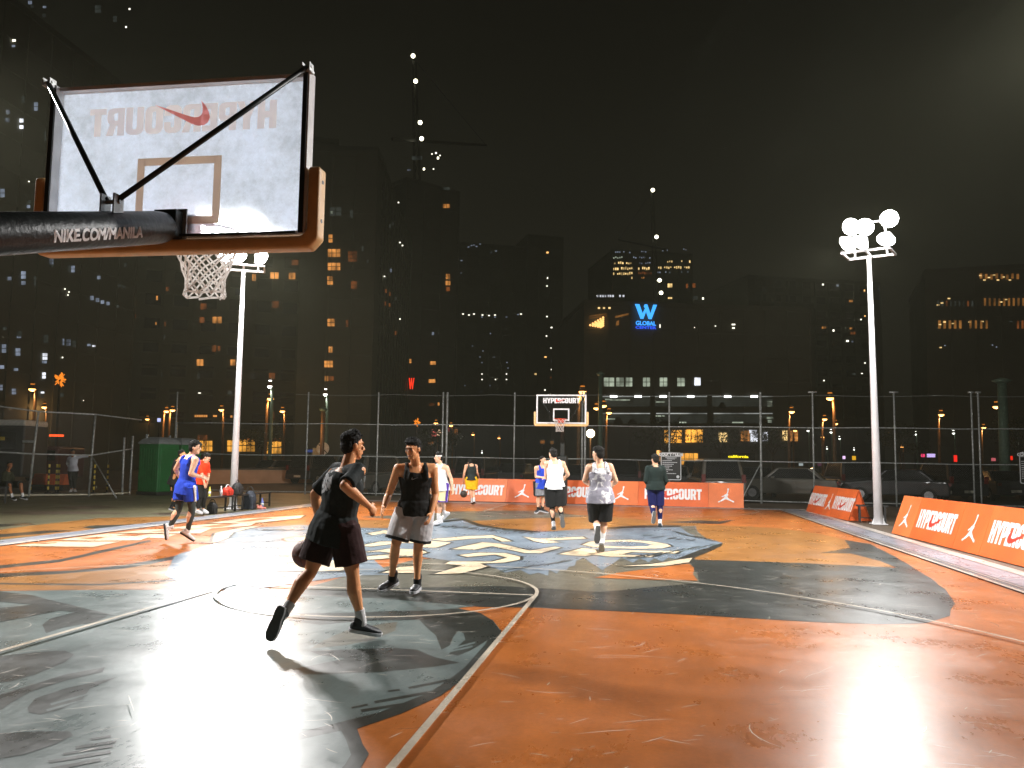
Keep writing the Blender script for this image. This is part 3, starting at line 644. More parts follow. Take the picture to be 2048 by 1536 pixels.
    # boom, struts
    if near:
        end, far_ = P(0, -.53, 2.945), P(0, -4.6, 1.72)
        d = (far_-end).normalized()
        m = MB(); m.tube([end-d*.012, end, end+d*.03, end+d*.1, far_], [.05, .082, .096, .102, .105], 28); bo = m.build("boom_arm", M_boom, t, True)
        m = MB(); m.box(P(0, -.485, 2.975), (.075, .05, .085)); m.build("boom_bracket", M_strut, t)
        m = MB(); m.box(P(0, -.446, 2.975), (.1, .006, .11)); m.build("mounting_plate", M_steel, t)
        # writing along the right-hand side of the boom, curved round its padding
        me = words("NIKE.COM/MANILA", "sponsor_text", 1.0, 0, 0, 'CENTER', 1.0, 1.0)
        b_ = bmesh.new()                # heavy letters: the thin outline repeated a little to every side
        for i_, (dx, dy) in enumerate(((0, 0), (.05, 0), (-.05, 0), (0, .04), (0, -.04), (.036, .03), (-.036, .03), (.036, -.03), (-.036, -.03))):
            q_ = me.copy(); q_.transform(Matrix.Translation((dx, dy, .004*i_))); b_.from_mesh(q_); bpy.data.meshes.remove(q_)
        b_.to_mesh(me); b_.free()
        xs_ = [v.co.x for v in me.vertices]; W_ = max(xs_)-min(xs_)
        b_ = bmesh.new(); b_.from_mesh(me); bmesh.ops.triangulate(b_, faces=b_.faces); b_.to_mesh(me); b_.free()
        ctr = end + d*.80; ax = -d; rr = .1055; k_ = .78/W_
        side = Vector((1, 0, 0)); upv = side.cross(ax).normalized(); upv = upv if upv.z > 0 else -upv
        for v in me.vertices:
            a = (v.co.y*.088 - .026)/rr
            r2_ = rr + v.co.z*.05; q = ctr + ax*(v.co.x*k_) + side*(r2_*math.cos(a)) + upv*(r2_*math.sin(a)); v.co = q
        me.materials.append(mat("boom_text_white", (.88, .88, .88, 1), .4)); link("sponsor_text", me, t)
        piv = end+d*.57+Z*.16
        for s in (-1, 1):
            m = MB(); c = P(s*.9, gv-.12, 3.955); a = piv+Vector((s*.035*f, 0, .01))
            m.tube([a, a.lerp(c, .5), c], .0165, 12); m.build("strut", M_strut, t, True)
            m = MB(); m.box(c+Vector((0, .03*f, -.01)), (.024, .04, .008)); m.box(c+Vector((s*f*.024, .01, .0)), (.004, .032, .026)); m.box(c+Vector((-s*f*.024, .01, .0)), (.004, .032, .026))
            m.tube([c+Vector((-.034, 0, .002)), c+Vector((.034, 0, .002))], .008, 8); m.build("corner_bracket", M_steel, t)
        m = MB(); b0 = end+d*.57+Z*.06
        for s in (-.04, .04): m.box(b0+Vector((s, 0, .06)), (.005, .045, .08))
        m.tube([b0+Vector((-.055, 0, .1)), b0+Vector((.055, 0, .1))], .012, 10); m.build("clevis", M_steel, t)
        m = MB(); m.bar(P(0, -4.6, .8), P(0, -4.6, 1.85), .28, .28); m.box(P(0, -4.7, .42), (.45, .8, .4)); bevel(m.build("base_unit", M_boom, t), .03)
    else:
        m = MB(); m.tube([P(0, -1.02, 2.2), P(0, -.8, 2.75), P(0, -.5, 3.0)], [.09, .085, .075], 16); m.build("boom_arm", M_boom, t, True)
        m = MB(); m.bar(P(0, -.55, 3.0), P(0, -.42, 3.0), .2, .2); m.build("boom_bracket", M_strut, t)
        m = MB(); m.bar(P(0, -1.0, .05), P(0, -1.0, 2.3), .14, .14); m.build("post", M_strut, t)
        m = MB(); m.bar(P(0, -1.0, .0), P(0, -1.0, 1.75), .40, .36); bevel(m.build("post_padding", M_boom, t), .05, 3)
        for s in (-1, 1):
            m = MB(); m.tube([P(s*.05, -.85, 2.7), P(s*.85, -.43, 3.9)], .018, 10); m.build("strut", M_strut, t, True)
    return t
hoop("basketball_hoop", 0, 1, "near basketball hoop seen from behind, scratched glass board with mirrored lettering", M_glass_near, True)
hoop("basketball_hoop", 24.95, -1, "far basketball hoop facing the camera, clear board with orange corner pads", M_glass_far, False)

# ------------------------------------------------------------------ orange advertising boards (A-frames)
def board_paint(name, col):
    return mat(name, col, .45, 0, .16, 1.1, .10, 5)
M_org = [board_paint("board_orange", S(218, 100, 44)), board_paint("board_light_orange", S(226, 118, 62)), board_paint("board_deep_orange", S(210, 88, 34))]
M_white = mat("white_print", (.78, .78, .78, 1), .5, 0, .04)
BH, BD_ = .86, .30
def ad_board(p0, p1, content, label, shade=0):
    """p0 -> p1: front bottom edge, the front is on the right hand of p0->p1 ... facing the court"""
    p0, p1 = Vector((p0[0], p0[1], 0)), Vector((p1[0], p1[1], 0)); x = (p1-p0); L_ = x.length; x.normalize()
    back = Vector((-x.y, x.x, 0))
    t = thing("advertising_board", (p0+p1)/2, label, "advertising board", "orange advertising boards round the court")
    top = back*BD_ + Z*BH
    up = top.normalized(); nrm = x.cross(up).normalized()
    th = back*.012
    m = MB(); e = x*.004
    z0 = Z*.006
    m.loft([[p0+e+z0, p0+e+th+z0, p0+e+th+top, p0+e+top], [p1-e+z0, p1-e+th+z0, p1-e+th+top, p1-e+top]])
    m.build("front_panel", M_org[shade], t)
    m = MB(); q = back*(2*BD_+.024)
    m.loft([[p0+e+q+z0, p0+e+q-th+z0, p0+e+top+th*1.05, p0+e+top+th*2.05], [p1-e+q+z0, p1-e+q-th+z0, p1-e+top+th*1.05, p1-e+top+th*2.05]])
    m.build("rear_panel", M_org[shade], t)
    for p, s in ((p0, 1), (p1, -1)):
        m = MB(); o = p+x*s*.012
        m.loft([[o+back*.03+z0, o+q-back*.03+z0, o+top+back*.012-Z*.06], [o+x*s*.008+back*.03+z0, o+x*s*.008+q-back*.03+z0, o+x*s*.008+top+back*.012-Z*.06]])
        m.build("end_panel", M_org[2], t)
    c = (p0+p1)/2 + up*.46 + nrm*.004
    if content == 'H':
        me, w = block("HYPERCOURT", "lettering"); decal(me, "lettering", M_white, t, c, x, up, 2.02/w, .40)
        decal(flat([SWOOSH], "swoosh_emblem"), "swoosh_emblem", M_red, t, c - x*.33 - up*.15 + nrm*.002, x, up, .72, .62)
    else:
        decal(flat([[(a-.5, b-.5) for a, b in JUMPMAN]], "jumping_emblem"), "jumping_emblem", M_white, t, c, x, up, .56, .52)
    return t
def row(start, d, items, labels):
    p = Vector(start)
    for (c, l, sh), lb in zip(items, labels):
        q = p+Vector(d)*l; ad_board(p, q, c, lb, sh); p = q
bx0, bx1 = G(897, 1001.5), G(1488, 1016.5); bd_ = (bx1-bx0); bl = bd_.length; bd_.z = 0; bd_.normalize()
u_ = bl/(2.2+1.2+2.45+1.2+2.45+1.2)
row((bx0.x, bx0.y), (bd_.x, bd_.y), [('H', 2.2*u_, 1), ('J', 1.2*u_, 0), ('H', 2.45*u_, 0), ('J', 1.2*u_, 1), ('H', 2.45*u_, 0), ('J', 1.2*u_, 1)],
    ["orange lettered board behind the player in yellow shorts", "orange board with white jumping figure, left of the far hoop post", "orange lettered board behind the far hoop post",
     "orange board with jumping figure between the patterned vest and black sweater players", "orange lettered board behind the player in black sweater", "orange jumping figure board at the right end of the far row"])
for k, (v0, ds) in enumerate((((8.62, 15.55), 0),)):
    a, b = G(1783, 1066.5), G(2048, 1134.5); d = (b-a); d.z = 0; d.normalize()
    row((a.x, a.y), (d.x, d.y), [('J', 1.2, 1), ('H', 2.4, 0), ('J', 1.2, 0), ('H', 2.4, 0), ('J', 1.2, 1), ('H', 2.4, 0)],
        ["light orange jumping figure board at the far end of the long right row", "orange lettered board second from the far end of the long right row", "orange jumping figure board between two lettered boards in the right row",
         "orange lettered board cut by the right edge of the view", "jumping figure board just outside the right edge of the view", "lettered board nearest the camera in the right row"])
a, b = G(1612, 1022.5), G(1696, 1042); d = (b-a); d.z = 0; LA = d.length; d.normalize()
row((a.x, a.y), (d.x, d.y), [('H', LA*.4, 2), ('J', LA*.2, 0), ('H', LA*.4, 0)],
    ["small lettered A-frame board at the far right corner of the court", "jumping figure A-frame board in the short corner row", "lettered A-frame board with open end beside the right floodlight pole"])

# ------------------------------------------------------------------ chain-link fences
def mesh_mat():
    m, n, N, L, b = nt("chain_link_wire")
    out = N["Material Output"]
    b.inputs["Base Color"].default_value = (.16, .165, .155, 1); b.inputs["Metallic"].default_value = .5; b.inputs["Roughness"].default_value = .5
    uv = N.new("ShaderNodeUVMap")
    fac = None
    for sgn in (1, -1):
        sep = N.new("ShaderNodeSeparateXYZ"); L.new(uv.outputs["UV"], sep.inputs["Vector"])
        a = N.new("ShaderNodeMath"); a.operation = 'MULTIPLY_ADD'; L.new(sep.outputs["Y"], a.inputs[0]); a.inputs[1].default_value = sgn; L.new(sep.outputs["X"], a.inputs[2])
        f = N.new("ShaderNodeMath"); f.operation = 'FRACT'; L.new(a.outputs[0], f.inputs[0])
        c = N.new("ShaderNodeMath"); c.operation = 'LESS_THAN'; L.new(f.outputs[0], c.inputs[0]); c.inputs[1].default_value = .026
        if fac is None: fac = c.outputs[0]
        else:
            x = N.new("ShaderNodeMath"); x.operation = 'MAXIMUM'; L.new(fac, x.inputs[0]); L.new(c.outputs[0], x.inputs[1]); fac = x.outputs[0]
    tr = N.new("ShaderNodeBsdfTransparent"); mx = N.new("ShaderNodeMixShader")
    L.new(fac, mx.inputs["Fac"]); L.new(tr.outputs[0], mx.inputs[1]); L.new(b.outputs[0], mx.inputs[2]); L.new(mx.outputs[0], out.inputs["Surface"])
    return m
M_link = mesh_mat()
def wire(name, a, b, up, h0, h1, parent):
    L_ = (b-a).length
    me = bpy.data.meshes.new(name); me.from_pydata([a+up*h0, b+up*h0, b+up*h1, a+up*h1], [], [(0, 1, 2, 3)])
    uv = me.uv_layers.new(name="UVMap"); k = 1/.085
    for i, c in enumerate(((0, 0), (L_, 0), (L_, h1-h0), (0, h1-h0))): uv.data[i].uv = (c[0]*k, c[1]*k)
    me.materials.append(M_link)
    return link(name, me, parent)
M_fpost = mat("galvanised_fence_pipe", (.30, .31, .295, 1), .5, .25, .35, 12)
def flat_on(px, py, yv):            # ground position of a post seen at px on the line y = yv
    d = ray(px, py); k = (yv-CAM.y)/d.y
    p = CAM+d*k; return Vector((p.x, p.y, 0))
FY = 29.8
fb = thing("chain_link_fence", (3, FY, 0), "tall chain link fence with grey pipe posts behind the far orange boards", "fence")
posts = [(-17.5, 3.0)] + [(flat_on(x, 990, FY).x, 4.4) for x in (345, 472, 610, 752, 882.5, 891, 1027)] + [(flat_on(x, 990, FY).x, 4.42) for x in (1163.5, 1169.5, 1339, 1523, 1628.5, 1793, 1949, 1963)] + [(23.5, 4.4)]
for i, (x, h) in enumerate(posts):
    m = MB(); r_ = .034 if i not in (6, 9, 11) else .045
    m.tube([(x, FY, 0), (x, FY, h)], r_, 8)
    if i >= 12: m.box((x, FY, h), (.16 if i not in (14, 15) else .1, .05, .03))
    m.build("post", M_fpost, fb, True)
for z, x0, x1 in ((3.02, -17.5, 23.5), (1.66, -17.5, 23.5), (.10, -17.5, 23.5)):
    m = MB(); n_ = 24
    m.tube([(x0+(x1-x0)*i/n_, FY, z+.015*math.sin(i*1.9)) for i in range(n_+1)], .024, 6); m.build("rail", M_fpost, fb, True)
m = MB(); n_ = 40
m.tube([(-12+35*i/n_, FY, 4.30-.05*abs(math.sin(i*math.pi/5))) for i in range(n_+1)], .006, 4); m.build("top_wire", M_fpost, fb)
wire("wire_mesh", Vector((-17.5, FY+.03, 0)), Vector((23.5, FY+.03, 0)), Z, .1, 3.02, fb)
for x in (posts[11][0],):
    m = MB(); m.tube([(x-.9, FY-.5, .0), (x-.06, FY-.02, 1.5)], .022, 8); m.build("brace", M_fpost, fb, True)
# leaning panel on the left
pA, pB, pC = G(30, 994.5), G(177, 993), G(258, 989); 
ends = [G(-90, 996), G(57, 994), G(177, 993), G(244, 990), G(259, 989)]
tops = [(-60, 805), (77, 823), (191, 829), (249, 875), (266, 872)]
fl = thing("chain_link_fence", (pB.x, pB.y, 0), "leaning chain link fence panel with a diagonal brace beside the portable toilets", "fence")
tp = [AtD(x, y, depth(e)+.35) for (x, y), e in zip(tops, ends)]
for i, (e, q) in enumerate(zip(ends, tp)):
    m = MB(); m.tube([Vector((e.x, e.y, 0)), q], .04, 8); m.build("post", M_fpost, fl, True)
m = MB(); m.tube([tp[0], tp[1], tp[2], AtD(283, 840, depth(ends[4]))], .03, 8); m.build("rail", M_fpost, fl, True)
mid = [e.lerp(q, .50 if i < 3 else .78) for i, (e, q) in enumerate(zip(ends, tp))]
m = MB(); m.tube(mid, .028, 8); m.build("rail", M_fpost, fl, True)
m = MB(); m.tube([Vector((e.x, e.y, .07)) for e in ends], .035, 8); m.build("rail", mat("pale_timber_rail", (.42, .38, .28, 1), .7), fl, True)
m = MB(); m.tube([ends[2].lerp(tp[2], .49), G(233, 996.5)], .026, 8); m.build("brace", M_fpost, fl, True)
for i in range(4):
    me = bpy.data.meshes.new("wire_mesh"); a, b = ends[i], ends[i+1]
    me.from_pydata([a, b, b.lerp(tp[i+1], 1), a.lerp(tp[i], 1)], [], [(0, 1, 2, 3)])
    uv = me.uv_layers.new(name="UVMap"); l_ = (b-a).length/.085; h_ = (tp[i]-a).length/.085
    for k, c in enumerate(((0, 0), (l_, 0), (l_, h_), (0, h_))): uv.data[k].uv = c
    me.materials.append(M_link); link("wire_mesh", me, fl)
# right-hand side fence, running back to the camera outside the view
fr = thing("chain_link_fence", (12.6, 14, 0), "side fence beyond the long right row of orange boards", "fence")
for i in range(8):
    y = -6+3.4*i
    m = MB(); m.tube([(13.4, y, 0), (13.4, y, 3.0)], .034, 8); m.build("post", M_fpost, fr, True)
for z in (3.0, 1.6, .1):
    m = MB(); m.tube([(13.4, -6, z), (13.4, 17.8, z)], .022, 6); m.build("rail", M_fpost, fr, True)

# ------------------------------------------------------------------ court rules signs
M_signb = mat("black_sign_face", (.012, .012, .011, 1), .4)
def rules_sign(c, w, h, label):
    t = thing("rules_sign", c, label, "sign", "court rules signs on the fence")
    x = Vector((1, 0, 0)); f = Vector((0, -1, 0))
    def rr(w_, h_, r_): 
        pts = []
        for cx, cy, a0 in ((w_/2-r_, h_/2-r_, 0), (-w_/2+r_, h_/2-r_, 90), (-w_/2+r_, -h_/2+r_, 180), (w_/2-r_, -h_/2+r_, 270)):
            pts += [(cx+r_*math.cos(R(a0+15*i)), cy+r_*math.sin(R(a0+15*i))) for i in range(7)]
        return pts
    me = flat([rr(w, h, .07)], "sign_plate", .012); decal(me, "sign_plate", M_signb, t, c, x, Z, 1, 1)
    decal(flat([rr(w-.02, h-.02, .065), rr(w-.075, h-.075, .05)], "sign_border"), "sign_border", M_white, t, c+f*.0145, x, Z, 1, 1)
    m = MB(); m.box(c+f*.0145+Z*(h*.352), (w/2-.035, .001, .009)); m.build("sign_rule", M_white, t)
    me, w1 = block("COURT", "x"); me2 = words("COURT RULES", "sign_title", .145, 0, .012, 'CENTER', 1)
    decal(me2, "sign_title", M_white, t, c+f*.0145+Z*(h*.415), x, Z, 1, 1)
    for i, (k, a) in enumerate(((.42, .305), (.30, .265))):
        m = MB(); m.box(c+f*.0145+Z*(h*a), (w*k/2*1.3, .001, .009)); m.build("sign_text", M_white, t)
    rng = random.Random(4)
    for i, k in enumerate((.55, .86, .66, .56, .40, .60, .32, .80, .26)):
        m = MB(); x0 = -w/2+.075; y_ = h*(.205-.066*i); xx = x0
        while xx < x0+k*(w-.15):      # small print, broken into words
            l_ = rng.uniform(.03, .09); l_ = min(l_, x0+k*(w-.15)-xx)
            m.box(c+f*.0145+x*(xx+l_/2)+Z*y_, (max(l_/2, .004), .001, .0125)); xx += l_+.011
        m.build("sign_text", M_white, t)
    m = MB(); m.tube([c+f*.0140+x*(w*.33)-Z*h*.37, c+f*.0155+x*(w*.33)-Z*h*.37], [.062, .062], 14); m.build("sign_emblem", M_white, t)
    return t
rules_sign(Vector((posts[10][0]+.06, FY-.07, 1.42)), .82, 1.12, "black court rules sign behind the player in black sweater")
q = flat_on(2060, 930, FY); rules_sign(Vector((q.x, FY-.07, 1.55)), .82, 1.2, "black court rules sign cut by the right edge of the view")
# ------------------------------------------------------------------ people
def vox(mb, size, it=3, fac=.5, disp=0.0, dsc=20.0):
    """merge overlapping closed shapes into one smooth continuous surface"""
    me = mb.mesh("vox"); o = bpy.data.objects.new("vox", me)
    md = o.modifiers.new("r", 'REMESH'); md.mode = 'VOXEL'; md.voxel_size = size; md.use_smooth_shade = True
    if it:
        sm = o.modifiers.new("s", 'SMOOTH'); sm.factor = fac; sm.iterations = it
    r = evaluated(o)
    bpy.data.objects.remove(o); bpy.data.meshes.remove(me)
    if disp:
        co = [v.co.copy() for v in r.vertices]; no = [v.normal.copy() for v in r.vertices]; out = []
        for c, n in zip(co, no): out += (c + n*disp*(noise.noise(c*dsc) + .5*noise.noise(c*dsc*2.3)))[:]
        r.vertices.foreach_set("co", out); r.update()
    r.polygons.foreach_set("use_smooth", [True]*len(r.polygons))
    return r
def skin_mat(name, col):
    m = mat(name, col, .48, 0, .10, 14, .06, 90)
    b = m.node_tree.nodes["Principled BSDF"]
    b.inputs["Subsurface Weight"].default_value = .08; b.inputs["Subsurface Radius"].default_value = (.02, .008, .004)
    return m
SK1 = skin_mat("tan_skin", S(230, 162, 110)); SK2 = skin_mat("light_skin", S(222, 174, 142)); SK3 = skin_mat("brown_skin", S(158, 104, 70))
HAIR = mat("black_hair", (.010, .009, .008, 1), .75, 0, .4, 60, .5, 160, .2)
def cloth(name, col, rough=.85, bump=.30): 
    return mat(name, col, rough, 0, .10, 6, bump, 22, .25)
def cloth_patch(name, base, pc, ctr, rad, sc=14, thr=.5):
    """cloth with a printed figure (a broken noise shape inside a soft ellipse)"""
    m = cloth(name, base); n = m.node_tree; N, L = n.nodes, n.links; b = N["Principled BSDF"]
    tc = N.new("ShaderNodeTexCoord"); mp = N.new("ShaderNodeVectorMath"); mp.operation = 'SUBTRACT'; mp.inputs[1].default_value = ctr
    L.new(tc.outputs["Object"], mp.inputs[0])
    dv = N.new("ShaderNodeVectorMath"); dv.operation = 'DIVIDE'; dv.inputs[1].default_value = rad; L.new(mp.outputs[0], dv.inputs[0])
    ln_ = N.new("ShaderNodeVectorMath"); ln_.operation = 'LENGTH'; L.new(dv.outputs[0], ln_.inputs[0])
    no = N.new("ShaderNodeTexNoise"); no.inputs["Scale"].default_value = sc; no.inputs["Detail"].default_value = 3; no.inputs["Distortion"].default_value = 1.2; L.new(tc.outputs["Object"], no.inputs["Vector"])
    a = N.new("ShaderNodeMath"); a.operation = 'MULTIPLY_ADD'; L.new(ln_.outputs["Value"], a.inputs[0]); a.inputs[1].default_value = -.14; L.new(no.outputs["Fac"], a.inputs[2])
    g_ = N.new("ShaderNodeMapRange"); g_.inputs["From Min"].default_value = thr-.14; g_.inputs["From Max"].default_value = thr-.11; L.new(a.outputs[0], g_.inputs["Value"])
    lt = N.new("ShaderNodeMath"); lt.operation = 'LESS_THAN'; L.new(ln_.outputs["Value"], lt.inputs[0]); lt.inputs[1].default_value = 1.0
    ml = N.new("ShaderNodeMath"); ml.operation = 'MULTIPLY'; L.new(g_.outputs["Result"], ml.inputs[0]); L.new(lt.outputs[0], ml.inputs[1])
    old = b.inputs["Base Color"].links[0].from_socket
    mx = N.new("ShaderNodeMix"); mx.data_type = 'RGBA'; L.new(ml.outputs[0], mx.inputs["Factor"]); L.new(old, mx.inputs["A"]); mx.inputs["B"].default_value = pc
    L.new(mx.outputs["Result"], b.inputs["Base Color"])
    return m
SOLE = mat("white_shoe_sole", (.66, .66, .68, 1), .5, 0, .1, 30)
SHOE_K = mat("black_shoe", (.02, .022, .026, 1), .5, 0, .3, 40, .2, 80)
SHOE_W = mat("white_shoe", (.66, .65, .64, 1), .5, 0, .2, 40, .2, 80)
SOLE_G = mat("grey_rubber_sole", (.10, .095, .085, 1), .6, 0, .2, 40)
SOCK = cloth("white_sock", (.72, .71, .70, 1))

JN = ('head', 'neck', 'shR', 'shL', 'elR', 'elL', 'wrR', 'wrL', 'hipR', 'hipL', 'knR', 'knL', 'anR', 'anL', 'toR', 'toL')
def person(label, D, J, face, skin=SK1, size=.008, wear=(), hands=(.5, .5), tilt=(0, 0, 1), group=None, features=False, hairstyle='short', width=1.07, base=None, lift=True, feet=True, report=None):
    """J: joints as (px, py, extra depth) seen in the picture; face: horizontal facing in the view frame (right, away, up)"""
    P = {}
    for k, v in zip(JN, J): P[k] = AtD(v[0], v[1], D + (v[2] if len(v) > 2 else 0))
    vr = Vector((RIGHT.x, RIGHT.y, 0)).normalized(); vf = Vector((-vr.y, vr.x, 0))
    H = lambda a: (vr*a[0] + vf*a[1] + Z*(a[2] if len(a) > 2 else 0)).normalized()
    # ---- shoes first: they fix the contact with the floor
    shoe = {}
    for s in 'RL':
        a, t_, k = P['an'+s], P['to'+s], P['kn'+s]
        sh = (k-a); ax = (t_-a)
        n0 = (sh - ax*(sh.dot(ax)/max(ax.dot(ax), 1e-6))).normalized()
        b0 = a - n0*.058; f = (t_-b0).normalized(); n = (n0 - f*n0.dot(f)).normalized()
        shoe[s] = (b0, f, n)
    if lift and feet:
        low = min(min((b0-f*.055-n*.024).z, (b0+f*.2-n*.024).z) for b0, f, n in shoe.values())
        dz = .026-low
        if report: print(report, 'dz', round(dz, 3))
        for k in P: P[k] = P[k]+Z*dz
        shoe = {s: (b0+Z*dz, f, n) for s, (b0, f, n) in shoe.items()}
    lo = (P['anR']+P['anL'])/2 if base is None else base
    t = thing("person", Vector((lo.x, lo.y, 0)), label, "person", group)
    pel = (P['hipR']+P['hipL'])/2; N_ = P['neck']
    up = (N_-pel).normalized(); TL = (N_-pel).length
    for a_, b_, w_ in (('hipR', 'hipL', .205), ('shR', 'shL', .345)):
        v_ = P[a_]-P[b_]
        if v_.length < w_:
            c_ = (P[a_]+P[b_])/2; v_ = v_.normalized()*w_/2; P[a_] = c_+v_; P[b_] = c_-v_
    rs = (P['shR']-P['shL']); rh = (P['hipR']-P['hipL'])
    rs = (rs-up*rs.dot(up)).normalized(); rh = (rh-up*rh.dot(up)).normalized()
    fw = H(face)
    if report:
        d_ = lambda a, b: round((P[a]-P[b]).length, 2)
        print(report, 'uaR', d_('shR','elR'), 'faR', d_('elR','wrR'), 'uaL', d_('shL','elL'), 'faL', d_('elL','wrL'), 'thR', d_('hipR','knR'), 'shR', d_('knR','anR'), 'thL', d_('hipL','knL'), 'shL', d_('knL','anL'), 'torso', round(TL,2), 'sh', d_('shR','shL'), 'hip', d_('hipR','hipL'), 'headz', round(P['head'].z,2), 'pelz', round(pel.z,2), 'hn', d_('head','neck'))
    def tframe(q):
        r = rh.lerp(rs, min(1, max(0, q))).normalized(); f_ = up.cross(r).normalized()
        return pel+up*(TL*q), r, f_
    TOR = [(-.17, .085, .075), (-.1, .135, .10), (0, .158, .118), (.12, .152, .112), (.25, .140, .102), (.4, .138, .102), (.58, .155, .112), (.74, .165, .113), (.86, .150, .098), (.94, .10, .075), (1.0, .058, .056)]
    def torso(m, lo_, hi, grow=0.0, flare=0.0, rows=TOR):
        rings = []
        for q, a, b in rows:
            if q < lo_-1e-6 or q > hi+1e-6: continue
            c, r, f_ = tframe(q); e = grow + flare*.4*max(0, .1-q)
            rings.append([c + r*((a*width+e)*math.cos(2*math.pi*i/20)) + f_*((b*width+e)*math.sin(2*math.pi*i/20)) for i in range(20)])
        m.loft(rings)
    # ---- body: one continuous surface
    m = MB(); torso(m, -.17, 1.0)
    for s, sg in (('R', 1), ('L', -1)):
        sh, el, wr, hp, kn, an = (P[k+s] for k in ('sh', 'el', 'wr', 'hip', 'kn', 'an'))
        c8, r8, f8 = tframe(.84)
        m.capsule(c8+r8*sg*.09, .062, sh, .056*width); m.capsule(N_-up*.015, .05, sh+up*.012, .046)
        mid = sh.lerp(el, .4); m.capsule(sh, .056*width, mid, .047*width); m.capsule(mid, .047*width, el, .037*width)
        fm = el.lerp(wr, .3); m.capsule(el, .037*width, fm, .040*width); m.capsule(fm, .040*width, wr, .025)
        c0, r0, f0 = tframe(-.02)
        m.capsule(hp-up*.0, .088*width, hp.lerp(kn, .45), .078*width); m.capsule(hp.lerp(kn, .45), .078*width, kn, .053)
        m.ell(hp - f0*.045+up*.0, (r0*.082, f0*.075, up*.085))
        ax = (an-kn).normalized(); kf = (kn-hp).normalized()
        bk = f0*-1; bk = (bk-ax*bk.dot(ax)); bk = bk.normalized() if bk.length > .1 else f0*-1
        cm = kn.lerp(an, .3)+bk*.018
        m.capsule(kn, .053, cm, .053*width); m.capsule(cm, .053*width, kn.lerp(an, .72)+bk*.004, .036); m.capsule(kn.lerp(an, .72), .036, an, .036); m.capsule(an, .036, an+shoe[s][1]*.045-shoe[s][2]*.045, .022)
        # hand
        hd = (wr-el).normalized(); cur = hands[0] if s == 'R' else hands[1]
        inn = (pel+up*.1-wr); inn = (inn-hd*inn.dot(hd)); inn = inn.normalized() if inn.length > .02 else r0*-sg
        acr = hd.cross(inn).normalized()
        if acr.dot(fw) < 0: acr = -acr          # thumb side points forward
        pc = wr+hd*.048
        m.ell(pc, (acr*.041, inn*.017, hd*.052), 12, 8); m.capsule(wr, .024, pc, .018)
        for i, (o, l) in enumerate(((.030, .070), (.011, .080), (-.009, .075), (-.028, .058))):
            a = wr+hd*.088+acr*o; e1 = (hd*math.cos(cur*.7)+inn*math.sin(cur*.7)+acr*o*1.6).normalized()
            e2 = (hd*math.cos(cur*1.9)+inn*math.sin(cur*1.9)+acr*o*1.2).normalized()
            m.capsule(a, .0088, a+e1*l*.55, .0082, 8, 3); m.capsule(a+e1*l*.55, .0082, a+e1*l*.55+e2*l*.5, .0072, 8, 3)
        th = (acr*.75+hd*.65+inn*.35).normalized(); a = wr+hd*.025+acr*.03
        m.capsule(a, .0125, a+th*.036, .0105, 8, 3); m.capsule(a+th*.036, .0105, a+th*.036+(th*.5+hd*.8+inn*.2).normalized()*.03, .0088, 8, 3)
    # head
    hc = P['head']; u = Vector(H(tilt) if tilt != (0, 0, 1) else Z); f = (fw if len(face) < 4 else H(face[3])); f = (f-u*f.dot(u)).normalized(); r = f.cross(u)
    m.capsule(N_-up*.02, .058, hc-u*.05-f*.012, .051)
    m.ell(hc+u*.018-f*.012, (r*.073, f*.093, u*.092)); m.ell(hc-u*.042+f*.022, (r*.057, f*.066, u*.074)); m.capsule(hc-u*.098+f*.052-r*.012, .022, hc-u*.098+f*.052+r*.012, .022, 10, 3)
    m.capsule(hc+u*.002+f*.085, .009, hc-u*.032+f*.101, .0135, 10, 3); m.capsule(hc-u*.036+f*.092-r*.012, .008, hc-u*.036+f*.092+r*.012, .008, 8, 3)
    m.capsule(hc+u*.021+f*.077-r*.036, .011, hc+u*.021+f*.077+r*.036, .011, 8, 3); m.capsule(hc-u*.066+f*.080-r*.016, .009, hc-u*.066+f*.080+r*.016, .009, 8, 3)
    for sg in (1, -1):
        m.ell(hc+r*sg*.074-u*.008-f*.012, (r*.010+f*.006*sg, f*.021, u*.032), 10, 6); m.ell(hc+r*sg*.034-u*.02+f*.072, (r*.022, f*.014, u*.02), 10, 6)
    me = vox(m, size, 2, .45); me.name = "body"; me.materials.append(skin); link("body", me, t)
    if features:
        e = MB()
        for sg in (1, -1): e.ell(hc+r*sg*.031-u*.001+f*.0835, (r*.0135, f*.006, u*.0058), 10, 6)
        e.build("eye", mat("dark_eye", (.02, .015, .012, 1), .3), t, True)
        e = MB()
        for sg in (1, -1): e.capsule(hc+r*sg*.016+u*.020+f*.0905, .0045, hc+r*sg*.048+u*.022+f*.079, .0035, 8, 3)
        e.build("eyebrow", HAIR, t, True)
        e = MB(); e.ell(hc-u*.066+f*.0875, (r*.022, f*.006, u*.0065), 12, 6); e.build("lips", mat("lip_skin", S(150, 84, 70), .45), t, True)
    # hair
    h = MB(); rng = random.Random(len(label))
